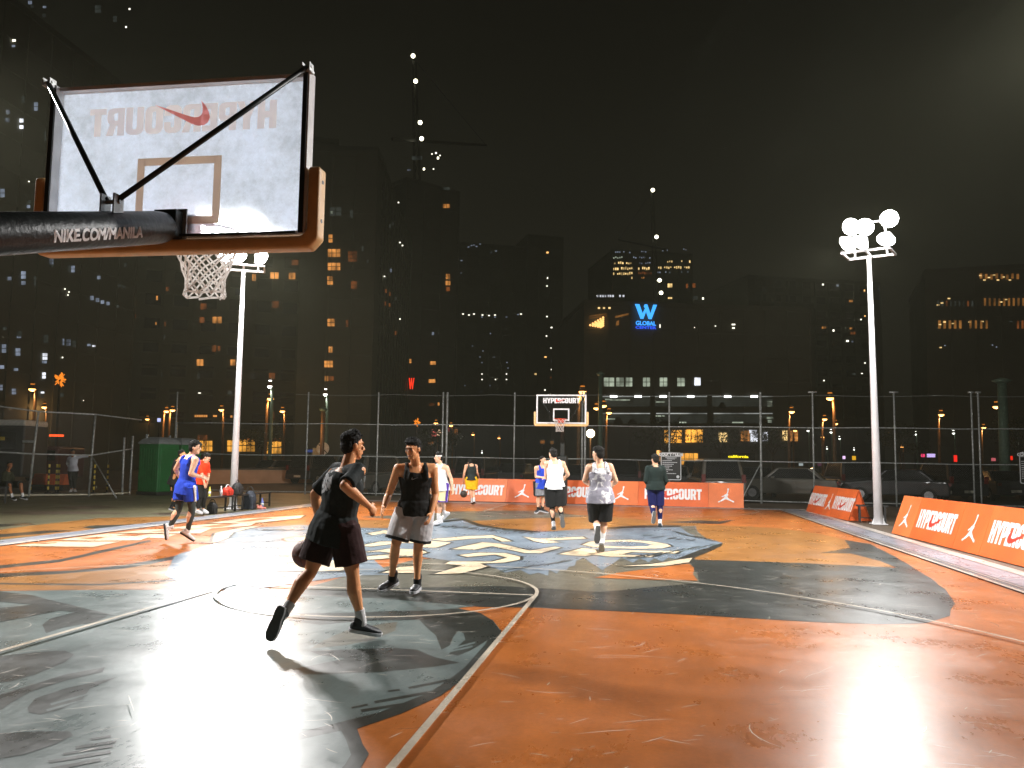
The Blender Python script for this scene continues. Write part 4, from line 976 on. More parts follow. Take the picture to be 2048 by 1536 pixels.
    if hairstyle != 'none':
        sh_ = {'short': 1.0, 'full': 1.03, 'buzz': .97}[hairstyle if hairstyle in ('short', 'full', 'buzz') else 'short']
        h.ell(hc+u*.058-f*.022, (r*.081*sh_, f*.093*sh_, u*.068*sh_)); h.ell(hc+u*.0-f*.052, (r*.076*sh_, f*.058*sh_, u*.082))
        for sg in (1, -1): h.ell(hc+r*sg*.064+u*.015-f*.01, (r*.016, f*.03, u*.038), 10, 6)
        if hairstyle in ('short', 'full'):
            for i in range(46):
                th_, ph = rng.uniform(-2.0, 2.0), rng.uniform(.1, 1.25)
                dv = (f*math.cos(th_)*math.sin(ph) + r*math.sin(th_)*math.sin(ph) + u*math.cos(ph))
                if dv.dot(f) > .80: continue
                a = hc+u*.045-f*.014+dv*.072; h.capsule(a, .016, a+(dv*.8+f*.5+u*.2).normalized()*rng.uniform(.014, .032), .006, 6, 2)
        if hairstyle == 'full':
            for k in range(7): h.capsule(hc+u*.10+f*.02+r*(.017*(k-3)), .024, hc+u*.082+f*.062+r*(.018*(k-3)), .012, 8, 2)
        me = vox(h, size*.8, 1, .4, .004, 60); me.name = "hair"; me.materials.append(HAIR); link("hair", me, t)
    # ---- clothes
    def part(mb, name, material, sz=None, it=3, disp=0.0, dsc=9):
        me = vox(mb, sz or size, it, .5, disp, dsc); me.name = name; me.materials.append(material)
        return link(name, me, t)
    def leg_tube(mb, s, a0, a1, grow, r0=.09, rk=.054, flare=0.0):
        hp, kn = P['hip'+s], P['kn'+s]
        pts = [hp.lerp(kn, a0), hp.lerp(kn, (a0+a1)/2), hp.lerp(kn, a1)]
        mb.tube(pts, [r0+grow, (r0*1.0+rk*.25)/1.15+grow+flare*.5, (r0*.62+rk*.45)+grow+flare], 20)
    def glutes(mb):
        c0, r0, f0 = tframe(-.02)
        for s in 'RL':
            hp = P['hip'+s]; mb.ell(hp-f0*.045, (r0*.094, f0*.088, up*.097)); mb.capsule(hp, .100*width, hp.lerp(P['kn'+s], .3), .098*width)
    for w in wear:
        kind, M = w[0], w[1]; opt = w[2] if len(w) > 2 else {}
        if kind in ('vest', 'tee', 'sweater'):
            m = MB(); hem = opt.get('hem', -.1)-.03; g_ = opt.get('grow', .016); fl_ = opt.get('flare', .06)
            rows = [(hem, .190, .142), (hem+.05, .188, .140)] + [(q, a, b) for q, a, b in ((-.08, .188, .14), (0, .184, .138), (.09, .172, .130), (.2, .156, .116)) if q > hem+.07] + [q for q in TOR if q[0] > .22]
            if kind == 'vest':
                torso(m, hem, .75, g_, fl_, rows)
                c, r_, f_ = tframe(.80)
                rings = []
                for q, a, b in ((.74, .155, .118), (.80, .135, .112), (.87, .115, .098)):
                    cc, rr_, ff = tframe(q); rings.append([cc+rr_*(a*width)*math.cos(2*math.pi*i/20)+ff*((b+.012)*width)*math.sin(2*math.pi*i/20) for i in range(20)])
                m.loft(rings)
                for sg in (1, -1):
                    c1, r1, f1 = tframe(.76); c2, r2_, f2 = tframe(1.0)
                    pts = [c1+r1*sg*.105*width+f1*.10*width, tframe(.9)[0]+r1*sg*.098*width+f1*.085*width, N_.lerp(P['shR' if sg > 0 else 'shL'], .52)+up*.026, tframe(.9)[0]+r1*sg*.098*width-f1*.085*width, c1+r1*sg*.11*width-f1*.098*width]
                    for a, b in zip(pts, pts[1:]): m.capsule(a, opt.get('strap', .030), b, opt.get('strap', .030), 10, 3)
            else:
                torso(m, hem, .95, g_, fl_, rows)
                for s, sg in (('R', 1), ('L', -1)):
                    sh, el, wr = P['sh'+s], P['el'+s], P['wr'+s]
                    m.capsule(N_-up*.02+(sh-N_)*.2, .06, sh, .066)
                    if kind == 'tee':
                        ef = sh.lerp(el, opt.get('sleeve', .8)); m.capsule(sh, .066, sh.lerp(el, .3), .063, 14, 3); m.tube([sh.lerp(el, .15), ef], [.064, .068], 16)
                    else:
                        m.capsule(sh, .07, el, .056); m.capsule(el, .056, el.lerp(wr, .92), .042)
            part(m, {'vest': 'sleeveless_shirt', 'tee': 'shirt', 'sweater': 'sweater'}[kind], M, opt.get('sz'), 3, opt.get('disp', .004))
        elif kind == 'shorts':
            m = MB(); torso(m, -.17, opt.get('waist', .22), .020, 0)
            glutes(m)
            for s in 'RL': leg_tube(m, s, -.02, opt.get('len', .86), opt.get('grow', .03), flare=opt.get('flare', .012))
            part(m, "shorts", M, None, 2, opt.get('disp', .005))
        elif kind == 'trousers':
            m = MB(); torso(m, -.17, .22, .016, 0)
            glutes(m)
            for s in 'RL':
                leg_tube(m, s, -.02, 1.0, .014); kn, an = P['kn'+s], P['an'+s]
                m.capsule(kn, .070, kn.lerp(an, .3), .068); m.tube([kn.lerp(an, .25), kn.lerp(an, opt.get('len', .9))], [.068, .052], 16)
            part(m, "trousers", M, None, 2, .006)
        elif kind == 'leggings':
            for s in opt.get('legs', 'RL'):
                m = MB(); kn, an, hp = P['kn'+s], P['an'+s], P['hip'+s]
                m.capsule(hp.lerp(kn, .6), .074, kn, .060); m.capsule(kn, .060, kn.lerp(an, .3), .060); m.tube([kn.lerp(an, .28), kn.lerp(an, .7), kn.lerp(an, opt.get('len', .92))], [.061*width, .045, .041], 16)
                part(m, "legging", M, None, 2)
        elif kind == 'socks':
            for s in opt.get('legs', 'RL'):
                m = MB(); kn, an = P['kn'+s], P['an'+s]; q = opt.get('top', .6)
                rq = .058*width if q < .5 else .044
                m.tube([kn.lerp(an, q), kn.lerp(an, q+(1-q)*.5), an, an-shoe[s][2]*.02], [rq, (rq+.041)/2, .041, .041], 16)
                part(m, "sock", M, None, 1)
        elif kind == 'trim':            # band round the hem of the shorts
            for s in 'RL':
                m = MB(); hp, kn = P['hip'+s], P['kn'+s]; a1 = opt.get('len', .86); rr_ = (.09*.62+.054*.45)+opt.get('grow', .03)+opt.get('flare', .012)+.004
                m.tube([hp.lerp(kn, a1-.07), hp.lerp(kn, a1+.012)], [rr_, rr_+.002], 20); part(m, "hem_band", M, None, 1, .005)
        elif kind == 'headband':
            m = MB(); m.tube([hc+u*.033-f*.012-u*.012+f*.0, hc+u*.033-f*.012+u*.012], [.085, .084], 20); 
            me = m.mesh("headband"); me.transform(Matrix.Translation(hc) @ Matrix.Identity(4) @ Matrix.Translation(-hc)); me.materials.append(M); link("headband", me, t)
        elif kind == 'bun':
            m = MB(); m.ball(hc+u*.07-f*.07, .04); part(m, "hair_bun", HAIR)
        elif kind == 'stripe':          # contrasting side panels on shorts
            for s, sg in (('R', 1), ('L', -1)):
                hp, kn = P['hip'+s], P['kn'+s]; c0, r0, f0 = tframe(0); o = r0*sg*(.108+opt.get('grow', .03)); l = opt.get('len', .84)
                m = MB(); m.bar(hp+up*.05+o, hp.lerp(kn, l)+o*1.02-r0*sg*.02, opt.get('w', .05), .03, tuple(f0)); part(m, "side_stripe", M, .007, 2)
        elif kind == 'chestmark':
            c, r_, f_ = tframe(opt.get('q', .7)); me = flat([SWOOSH], "chest_emblem")
            decal(me, "chest_emblem", M, t, c+f_*(.133*width)-r_*opt.get('x', .06), -r_*1.0 if True else r_, up, .075, .075)
    # ---- shoes
    if feet:
        for s in 'RL':
            b0, f_, n = shoe[s]; sd = f_.cross(n); sh_mat = dict(wear_shoes).get(s) if False else None
            up_m, so_m, high = SHOES.get(label[:18], (SHOE_W, SOLE, .10))
            m = MB(); rings = []
            for q, w_, h_ in ((-.075, .020, .05), (-.065, .034, .068), (-.02, .040, .078), (.05, .043, .068), (.10, .047, .055), (.15, .046, .046), (.185, .034, .036), (.20, .016, .022)):
                c = b0+f_*q; rings.append([c+sd*w_*math.cos(2*math.pi*i/16)+n*(h_*.5+h_*.5*math.sin(2*math.pi*i/16)-.008) for i in range(16)])
            m.loft(rings); m.capsule(b0-f_*.01+n*.05, .043, b0-f_*.015+n*high, .044, 12, 3)
            me = vox(m, size*.75, 2, .45); me.name = "shoe"; me.materials.append(up_m); so = link("shoe", me, t)
            m = MB(); out = [(-.082, .018), (-.075, .032), (-.03, .040), (.03, .038), (.09, .048), (.15, .048), (.19, .036), (.206, .016)]
            ol = [(q, w_) for q, w_ in out] + [(q, -w_) for q, w_ in reversed(out)]
            m.loft([[b0+f_*q+sd*w_-n*.024 for q, w_ in ol], [b0+f_*q*1.01+sd*w_*1.05+n*.004 for q, w_ in ol]])
            m.mi[-2] = 1; sm = m.build("sole", [so_m, SOLE_G], None); sm.data.transform(Matrix.Translation(-t.location)); sm.parent = so
    return t, P
SHOES = {}
# ---- the players, from the picture: joints (px, py, metres behind the base depth)
K_vest = cloth("black_vest", (.012, .011, .010, 1)); W_vest = cloth("white_vest", (.74, .73, .72, 1)); K_cl = cloth("black_cloth", (.014, .014, .014, 1))
G_short = cloth("light_grey_shorts", (.66, .65, .66, 1)); BLUE = cloth("blue_jersey_cloth", S(38, 68, 186)); YEL = cloth("yellow_shorts_cloth", S(238, 186, 28)); ORG = cloth("orange_shirt_cloth", S(226, 66, 30))
NAVY = cloth("navy_trousers_cloth", S(24, 28, 78)); GREYL = cloth("dark_grey_legging_cloth", S(58, 62, 58)); MAR = cloth("maroon_shorts_cloth", (.030, .010, .010, 1)); GRN = cloth("dark_green_sweater_cloth", (.012, .022, .020, 1)); OLV = cloth("olive_cloth", (.03, .032, .018, 1))
PURP = cloth("purple_cloth", S(92, 62, 160)); LBLUE = cloth("light_blue_cloth", S(90, 130, 200)); GREY = cloth("mid_grey_cloth", (.2, .21, .23, 1))
SHOES.update({
 "player running wit": (SHOE_K, SOLE, .085), "young man in black": (SHOE_K, SOLE, .135), "player in white ve": (SHOE_W, SOLE, .10), "player in black ve": (SHOE_W, SOLE, .09),
 "player in blue jer": (SHOE_K, SOLE, .12), "player in plain wh": (SHOE_W, SOLE_G, .10), "player in grey-pat": (SHOE_W, SOLE_G, .10), "player in black sw": (SHOE_W, SOLE, .10),
 "player in blue ves": (SHOE_W, SHOE_K, .10), "man in orange shir": (SHOE_W, SOLE, .1), "seated man in dark": (SHOE_K, SOLE, .09), "man in black bendi": (SHOE_K, SOLE, .09)})
RT = cloth_patch("dark_tee_printed", (.016, .021, .021, 1), (.46, .47, .48, 1), (0, 0, 0), (1, 1, 1), 11, .47)
PB = "players on the court"
def pl(*a, **k): return person(*a, group=PB, **k)
# runner with the ball, seen from behind
_, RP = pl("player running with the ball in dark printed tee and maroon shorts, nearest the camera", 7.2,
   [(706,887,.06),(693,934,0),(716,938,-.17),(675,936,.15),(690,968,-.36),(630,985,.21),(737,1008,-.20),(640,1046,.34),(690,1052,-.08),(652,1050,.08),(706,1146,-.12),(621,1141,-.02),(724,1243,-.06),(564,1229,-.28),(772,1264,.02),(530,1303,-.36)],
   (.62, .72, 0, (.80, .58, -.05)), SK1, .0065, [('tee', RT, dict(hem=-.22, sleeve=.86, grow=.026, flare=.10, disp=.007)), ('shorts', MAR, dict(len=.78, grow=.035, flare=.02, disp=.006)), ('socks', SOCK, dict(top=.70))], (1.3, .6), features=True, width=1.16, report='runner')
SHADOWED = None
# young man facing the camera
_, TP = pl("young man in black vest and light grey shorts facing the camera", 9.66,
   [(826,901,-.07),(832,934,-.01),(797,941,-.02),(865,940,.05),(777,993,.03),(871,993,.04),(767,1018,-.16),(862,1029,-.10),(815,1023,0),(844,1023,.02),(791,1094,-.10),(836,1098,.0),(783,1163,.02),(834,1170,.02),(757,1183,-.10),(823,1188,-.20)],
   (-.22, -.95, 0, (-.42, -.86, -.28)), SK1, .0065, [('vest', K_vest, dict(hem=-.06, disp=.007)), ('shorts', G_short, dict(len=.84, grow=.034, flare=.018, disp=.007, waist=.2)), ('trim', K_cl, dict(len=.84, grow=.034, flare=.018)), ('socks', K_cl, dict(top=.86)), ('chestmark', mat("grey_print", (.4, .4, .4, 1), .5), dict(q=.72, x=-.055))], (.35, .45), features=True, hairstyle='full', tilt=(-.10, -.12, 1), report='tank')
pl("player in white vest with headband and purple-trimmed shorts, left of centre", 19.8,
   [(877.5,918.5,0),(879.5,932,.02),(872,938,.12),(893,939,-.10),(865,961,.16),(902,961,-.10),(862,980,.08),(905,980,-.16),(877,974,.08),(887,974,-.06),(877,1009,.02),(884,1008,-.04),(877,1044,.06),(889,1032,.22),(867,1051,.0),(882,1043,.30)],
   (-.75, -.66, 0, (-.97, -.24, 0)), SK2, .009, [('vest', W_vest, dict(hem=-.22, grow=.03, flare=.12)), ('shorts', cloth("cream_shorts_cloth", S(236, 220, 170)), dict(len=.92, grow=.035)), ('stripe', PURP, dict(len=.9, w=.09, grow=.045)), ('trim', PURP, dict(len=.94, grow=.034)), ('socks', SOCK, dict(top=.6)), ('headband', SOCK)], features=True, report='wj')
pl("player in black vest and yellow shorts bouncing a ball by the far boards", 29.5,
   [(940.5,929,.16),(943,933,.05),(952,936,.03),(932,936,-.03),(954,949,.06),(928.5,950,-.05),(957,956,.25),(926.5,965,.10),(946,961,0),(939.5,961,0),(947,983,.05),(940,983,.02),(948,1004,-.05),(944,1006,.02),(949,1010,.15),(946,1011,.15)],
   (.05, .98, 0, (-.2, .9, -.6)), SK2, .009, [('vest', cloth("dark_teal_vest", (.016, .024, .024, 1))), ('shorts', YEL, dict(len=.95, grow=.045)), ('socks', SOCK, dict(top=.75))], report='yl')
pl("player in blue jersey and grey shorts turning to a team-mate near the far hoop post", 25.0,
   [(1085.5,922,0),(1084,934,.02),(1074,938,-.06),(1092,939,.06),(1072,956,-.02),(1093,956,.06),(1084,957,-.26),(1095,962,-.16),(1078,968,-.04),(1087,968,.04),(1077,997,-.06),(1086,997,.02),(1076,1020,0),(1085,1020,.04),(1070,1028,-.18),(1097,1027,.0)],
   (.45, -.85, 0, (.85, -.5, 0)), SK2, .009, [('vest', BLUE, dict(hem=-.3, flare=.05)), ('shorts', GREY, dict(len=.9, grow=.035)), ('trim', K_cl, dict(len=.9, grow=.035)), ('stripe', K_cl, dict(len=.86, w=.09)), ('socks', K_cl, dict(top=.8))], hairstyle='buzz', features=True, report='b27')
pl("player in plain white vest, black shorts and black leggings jogging away", 18.6,
   [(1105.5,911,0),(1110,925,0),(1125,930,0),(1094,930,0),(1136,952,.02),(1092,955,.02),(1131,958,.22),(1096,962,.22),(1118,976,0),(1102,976,0),(1120,1016,.03),(1104,1017,.08),(1124,1040,-.30),(1107,1053,.02),(1126,1060,-.36),(1107,1061,.16)],
   (.08, .99, 0, (-.5, .86, 0)), SK2, .009, [('vest', W_vest, dict(hem=-.06, strap=.038, grow=.024)), ('shorts', K_cl, dict(len=.93, grow=.05, waist=.06)), ('leggings', K_cl), ('socks', LBLUE, dict(top=.84))], report='wb')
PATT = cloth_patch("grey_patterned_white_vest", (.72, .71, .72, 1), (.30, .29, .34, 1), (0, 0, 1.1), (.6, .6, .6), 7, .52)
pl("player in grey-patterned white vest and black shorts running away", 14.2,
   [(1196,912,0),(1200,932,0),(1217,938,0),(1181,939,0),(1232,967,-.02),(1169,966,-.02),(1226,974,.24),(1180,975,.24),(1210,993,0),(1191,993,0),(1208,1046,.05),(1193,1046,.12),(1204,1090,0),(1195,1067,-.25),(1204,1108,.16),(1193,1101,-.33)],
   (.05, .99, 0, (-.72, .68, 0)), SK2, .0085, [('vest', PATT, dict(hem=-.24, grow=.03, flare=.09, strap=.036, disp=.006)), ('shorts', K_cl, dict(len=.98, grow=.04, waist=.1)), ('socks', SOCK, dict(top=.2)), ], hairstyle='full', features=True, report='pat')
pl("player in black sweater and navy trousers walking away near the rules sign", 19.9,
   [(1310,922,0),(1311,934,0),(1325,940,0),(1296,940,0),(1332,965,.0),(1291.5,964,.0),(1327,974,.22),(1297,974,.22),(1318,975,0),(1304,975,0),(1320,1014,.04),(1305,1014,.04),(1320,1046,.02),(1307,1034,-.22),(1321,1057,.18),(1306,1052,-.30)],
   (.05, .99, 0, (-.3, .95, 0)), SK2, .009, [('sweater', GRN, dict(hem=-.14, grow=.024)), ('trousers', NAVY, dict(len=.86)), ('socks', SOCK, dict(top=.82))], report='hd')
pl("player in blue vest and dark leggings jogging on the left side", 15.1,
   [(390,897,0),(382,912,.02),(391,922,-.14),(363,921,.14),(381,950,-.22),(351,940,.24),(403,956,-.12),(360,958,.32),(380,976,-.08),(364,976,.08),(384,1020,-.06),(357,1020,-.02),(375,1066,0),(338,1059,-.10),(391,1083,.06),(334,1086,-.14)],
   (.68, .70, 0, (.92, .2, 0)), SK2, .0085, [('vest', BLUE, dict(hem=-.18, grow=.02)), ('shorts', BLUE, dict(len=.62, grow=.032)), ('stripe', W_vest, dict(len=.6, w=.06, grow=.03)), ('leggings', GREYL, dict(len=.9)), ('bun', HAIR), ('socks', SOCK, dict(top=.9))], features=True, width=1.06, report='bl')
person("man in orange shirt bending over the bench behind the blue vest player", 22.6,
   [(414,915,-.02),(409,922,.02),(398,925,-.14),(414,928,.15),(404,948,-.20),(417,948,.10),(409,966,-.16),(414,966,.12),(396,962,-.08),(402,962,.08),(399,995,-.06),(408,995,.08),(396,1019,-.06),(406,1017,.10),(404,1026,-.14),(416,1025,.06)],
   (.90, -.10, 0, (.85, -.05, -.6)), SK2, .010, [('tee', ORG, dict(hem=-.08, sleeve=.9)), ('trousers', K_cl)], tilt=(.6, 0, .8), hairstyle='buzz', features=True, report='or')
person("man in black bending beside the portable toilets, half hidden by the blue vest player", 23.4,
   [(364,911,0),(358,922,.02),(362,926,-.14),(352,924,.15),(350,950,-.16),(346,948,.15),(345,975,-.10),(344,972,.10),(350,966,-.08),(346,966,.08),(355,996,-.06),(350,995,.08),(348,1018,-.06),(345,1017,.10),(356,1024,-.14),(353,1023,.06)],
   (.90, -.3, 0, (.85, -.05, -.3)), SK1, .010, [('tee', K_cl, dict(hem=-.1, sleeve=1.0)), ('trousers', K_cl)], report='bk')
SB = G(14, 1003.5)
person("seated man in dark clothes and white socks on the black bench at the left edge", 28.3,
   [(19.5,934,.16),(15,946,.28),(8,951,.08),(22,951,.46),(5,965,.02),(26,963,.42),(13,972,-.06),(24,972,.24),(8,972,.18),(15,972,.40),(19,974,-.20),(42,973,.06),(24,998,-.12),(45.5,997,.04),(33,1004,-.22),(57,1003,.0)],
   (.80, -.55, 0), SK3, .010, [('sweater', OLV, dict(hem=-.05)), ('shorts', K_cl, dict(len=.95, grow=.02)), ('socks', SOCK, dict(top=.7))], features=True, base=SB, report='sit')
person("man in white shirt outside the leaning fence with an arm stretched out", 35.2,
   [(145.5,913.5,0),(146,922,0),(139.5,926,.02),(152.5,925,0),(134,936,.1),(164.5,922.5,0),(138,945,-.05),(176,922,-.02),(142,948,0),(149,948,0),(142,968,0),(149,968,0),(142,988,.02),(149,988,.02),(140,992,-.1),(151,992,-.1)],
   (.15, -.98, 0, (.6, -.7, 0)), SK3, .011, [('sweater', cloth("grey_white_shirt", (.55, .56, .62, 1)), dict(hem=-.1)), ('trousers', K_cl)], features=True, report='fence')
# printed figure on the runner's back: place it between his shoulder blades
_bk = (RP['shL']*.72+RP['shR']*.28+(RP['hipL']+RP['hipR'])*.0)*1.0 - Z*.12
for n_ in RT.node_tree.nodes:
    if n_.type == 'VECT_MATH' and n_.operation == 'SUBTRACT': n_.inputs[1].default_value = _bk - Vector((((RP['anR']+RP['anL'])/2).x, ((RP['anR']+RP['anL'])/2).y, 0))
    if n_.type == 'VECT_MATH' and n_.operation == 'DIVIDE': n_.inputs[1].default_value = (.20, .20, .15)

# ---- basketballs
def basketball(c, col, label):
    t = thing("basketball", c, label, "basketball", "basketballs in play")
    m = MB(); m.ball(c, .119, 32, 18); m.build("ball_skin", col, t, True)
    m = MB()
    for ax in (0, 1, 2):
        ring = []
        for i in range(41):
            a = 2*math.pi*i/40; q = [math.cos(a), math.sin(a)]; v = [0, 0, 0]; v[(ax+1) % 3] = q[0]; v[(ax+2) % 3] = q[1]; ring.append(c+Vector(v)*.1185)
        m.tube(ring, .0028, 6)
    m.build("seam", M_black, t)
basketball(AtD(612, 1108, 7.42), mat("brown_leather_ball", S(112, 56, 40), .55, 0, .15, 60, .3, 300), "dark red-brown basketball behind the leg of the running player")
basketball(AtD(927.4, 988, 29.3), mat("dark_leather_ball", (.03, .022, .018, 1), .5, 0, .15, 60, .3, 300), "dark basketball bouncing beside the player in yellow shorts")
# ------------------------------------------------------------------ things beside the court
M_green = mat("green_toilet_plastic", S(24, 92, 44), .45, 0, .12, 3, .04, 20); M_dgreen = M_green; M_groof = mat("grey_toilet_roof", S(110, 114, 114), .5)
def toilet(c, d, label):
    """c: floor centre; d: direction the door faces"""
    t = thing("portable_toilet", c, label, "portable toilet", "green portable toilets by the fence")
    d = Vector(d).normalized(); s = Vector((-d.y, d.x, 0)); w = .55
    m = MB(); m.box(c+Z*.08, (w, w, .06), (d, s, Z)); m.build("base", M_black, t)
    m = MB(); m.box(c+Z*1.09, (w-.02, w-.02, .95), (d, s, Z)); b = bevel(m.build("cabin", M_green, t), .03)
    for a in (-1, 1):
        m = MB()
        for k in range(-3, 4): m.box(c+s*a*(w-.018)+d*k*.135+Z*1.05, (.028, .008, .82), (d, s, Z))
        m.build("side_rib", M_green, t)
    m = MB(); m.box(c-d*(w-.016)+Z*1.05, (.008, .4, .8), (d, s, Z)); m.build("rear_panel", M_green, t)
    m = MB(); m.box(c+d*(w-.008)+Z*1.02, (.014, .42, .86), (d, s, Z)); dr = bevel(m.build("door", M_green, t), .01, 1)
    m = MB()
    for k in range(5): m.box(c+d*(w+.012)+Z*(1.72-.06*k), (.01, .32, .012), (d, s, Z))
    for k in (.5, 1.12): m.box(c+d*(w+.010)+Z*k, (.006, .34, .012), (d, s, Z))
    v = m.build("vent_slat", M_green, None); v.data.transform(Matrix.Translation(-t.location)); v.parent = dr
    m = MB(); m.box(c+d*(w+.02)+s*.33+Z*1.05, (.015, .03, .08), (d, s, Z)); v = m.build("handle", M_black, None); v.data.transform(Matrix.Translation(-t.location)); v.parent = dr
    m = MB(); r = []
    for z, k in ((2.03, 1.04), (2.10, 1.02), (2.22, .86), (2.30, .60), (2.32, .3)): r.append([c+d*w*k*a+s*w*k*b_+Z*z for a, b_ in ((-1, -1), (1, -1), (1, 1), (-1, 1))])
    m.loft(r); bevel(m.build("roof", M_groof, t), .02)
    m = MB(); m.tube([c-d*.35-s*.35+Z*2.1, c-d*.35-s*.35+Z*2.42], .05, 10); m.build("vent_pipe", M_groof, t, True)
    return t
w0 = G(312.5, 991); w1 = G(262, 989); sd_ = (w1-w0); sd_.z = 0; sd_.normalize(); fr_ = Vector((sd_.y, -sd_.x, 0)); 
if fr_.y < 0: fr_ = -fr_
c0 = w0+sd_*.56+fr_*.56; c0.z = -.016; dd_ = -sd_
toilet(c0, dd_, "green portable toilet nearest the leaning fence, its dark side towards the camera")
toilet(c0+fr_*1.18, dd_, "green portable toilet behind the first, next to the man in black")

M_bench = mat("black_bench_paint", (.018, .018, .018, 1), .5, 0, .3, 9)
def bench(a, b, label, w=.36, h=.45):
    a, b = Vector((a.x, a.y, 0)), Vector((b.x, b.y, 0)); c = (a+b)/2; x = (b-a).normalized(); y = Vector((-x.y, x.x, 0)); L_ = (b-a).length
    t = thing("bench", c, label, "bench", "black benches beside the court")
    m = MB()
    for k in (-1, 0, 1): m.box(c+y*k*w*.33+Z*(h-.02), (L_/2, w*.15, .02), (x, y, Z))
    m.build("seat", M_bench, t)
    for k in (-1, 1):
        for s in (-1, 1):
            m = MB(); m.bar(c+x*k*(L_/2-.08)+y*s*(w/2-.03), c+x*k*(L_/2-.08)+y*s*(w/2-.03)+Z*(h-.04), .045, .045, tuple(x)); m.build("leg", M_bench, t)
        m = MB(); m.bar(c+x*k*(L_/2-.08)-y*w*.42+Z*.12, c+x*k*(L_/2-.08)+y*w*.42+Z*.12, .03, .03); m.build("stretcher", M_bench, t)
    m = MB(); m.bar(c-x*(L_/2-.08)+Z*.12, c+x*(L_/2-.08)+Z*.12, .03, .03); m.build("stretcher", M_bench, t)
    return t, c, x, y
ba0, ba1, bb0, bb1 = G(392, 1029), G(463, 1022), G(472, 1020), G(531, 1012)
_, bAc, bAx, bAy = bench(ba0, ba1, "black bench with a red bag and bottles beside the man in orange shirt")
_, bBc, bBx, bBy = bench(bb0, bb1, "black bench with a dark backpack leaning on it in front of the left floodlight pole")
r0_, r1_ = G(1713, 1044), G(1776, 1046)
bench(r0_, r1_, "black bench behind the right floodlight pole", .35, .47)
bench(G(-40, 1006), G(16, 1005.5), "black bench under the seated man at the left edge", .5, .5)
def bottle(c, col, cap, label, h=.24, r=.035):
    t = thing("bottle", c, label, "bottle", "drink bottles by the benches")
    m = MB(); m.tube([c+Z*.0, c+Z*.01, c+Z*h*.62, c+Z*h*.78, c+Z*h*.86], [r*.9, r, r, r*.5, r*.4], 14); m.build("bottle_body", col, t, True)
    m = MB(); m.tube([c+Z*h*.86, c+Z*h], r*.48, 12); m.build("cap", cap, t)
    m = MB(); m.tube([c+Z*h*.25, c+Z*h*.5], r*1.02, 14); m.build("bottle_label", M_white, t, True)
M_yb = mat("yellow_drink_bottle", S(214, 206, 80), .3); M_silver = mat("silver_bottle", (.6, .6, .62, 1), .3, .6); M_blueb = mat("blue_drink_bottle", S(120, 130, 200), .3)
def on(c, x, k, y=None, s=0, z=.45): return c+x*k+(y*s if y is not None else Vector((0, 0, 0)))+Z*z
q = AtD(419, 993, depth(bAc)-.1); bottle(Vector((q.x, q.y, .45)), M_yb, M_yb, "yellow drink bottle standing on the bench", .26)
q = AtD(442, 991, depth(bAc)+.1); bottle(Vector((q.x, q.y, .45)), M_silver, M_white, "silver bottle on the bench next to the red bag", .28, .04)
q = G(524, 1015); bottle(q+Z*-.01, M_blueb, M_blueb, "clear blue bottle on the ground under the right end of the bench", .30, .05)
q = G(1757.5, 1047); bottle(Vector((q.x+.05, q.y-.1, -.01)), M_silver, M_black, "white bottle with black cap at the foot of the right floodlight pole", .34, .06)
M_redbag = mat("red_bag_cloth", S(206, 52, 30), .7, 0, .1, 10, .4, 20); M_kbag = mat("black_bag_cloth", (.016, .016, .017, 1), .7, 0, .2, 10, .5, 18); M_nbag = mat("navy_bag_cloth", (.018, .024, .038, 1), .7, 0, .2, 10, .5, 18)
def bag(c, ax, size, m_, label, kind="sports_bag"):
    t = thing(kind, c, label, "bag", "bags around the benches")
    x = Vector(ax).normalized(); y = Vector((-x.y, x.x, 0)); m = MB()
    m.ell(c+Z*size[2]*.48, (x*size[0], y*size[1], Z*size[2]*.5), 16, 8); m.box(c+Z*size[2]*.35, (size[0]*.78, size[1]*.75, size[2]*.33), (x, y, Z))
    me = vox(m, .016, 4, .5, .012, 9); me.name = "bag_body"; me.materials.append(m_); link("bag_body", me, t)
    m = MB(); pts = [c+x*size[0]*.6*math.cos(a)+Z*(size[2]*.75+size[2]*.42*math.sin(a)) for a in [math.pi*i/10 for i in range(11)]]; m.tube(pts, .012, 6); m.build("strap", M_white if m_ is M_redbag else M_black, t, True)
    m = MB(); m.box(c-y*size[1]*.93+Z*size[2]*.4, (size[0]*.5, .012, size[2]*.2), (x, y, Z)); bevel(m.build("pocket", m_, t), .01)
q = AtD(455, 990, depth(bAc)+.5); bag(Vector((q.x, q.y, .45)), bAx, (.20, .13, .26), M_redbag, "red sports bag lying on the bench")
q = AtD(474, 990, depth(bBc)-1.2); bag(Vector((q.x, q.y, .45)), bBx, (.22, .15, .36), M_kbag, "black bag heaped on the bench beside the red one")
q = G(499, 1018); bag(Vector((q.x, q.y, -.016)), (1, 0, 0), (.20, .15, .58), M_nbag, "tall dark navy backpack leaning against the bench", "backpack")
q = G(424, 1027); bag(Vector((q.x, q.y, -.016)), (1, 0, 0), (.15, .12, .34), M_kbag, "black bag on the ground under the bench", "sports_bag")
def loose_shoes(c, d, label, m_):
    t = thing("pair_of_shoes", c, label, "shoes"); d = Vector(d).normalized(); s = Vector((-d.y, d.x, 0))
    for k in (-.06, .06):
        m = MB(); b0 = c+s*k
        m.capsule(b0+Z*.045, .04, b0+d*.17+Z*.03, .03); m.capsule(b0+Z*.05, .04, b0-d*.02+Z*.09, .04)
        me = vox(m, .01, 2); me.name = "shoe"; me.materials.append(m_); link("shoe", me, t)
q = G(519, 1017.5); loose_shoes(q-Z*.01, (1, -.3, 0), "red and white shoes left under the bench end", mat("red_white_shoe", S(190, 110, 96), .6))
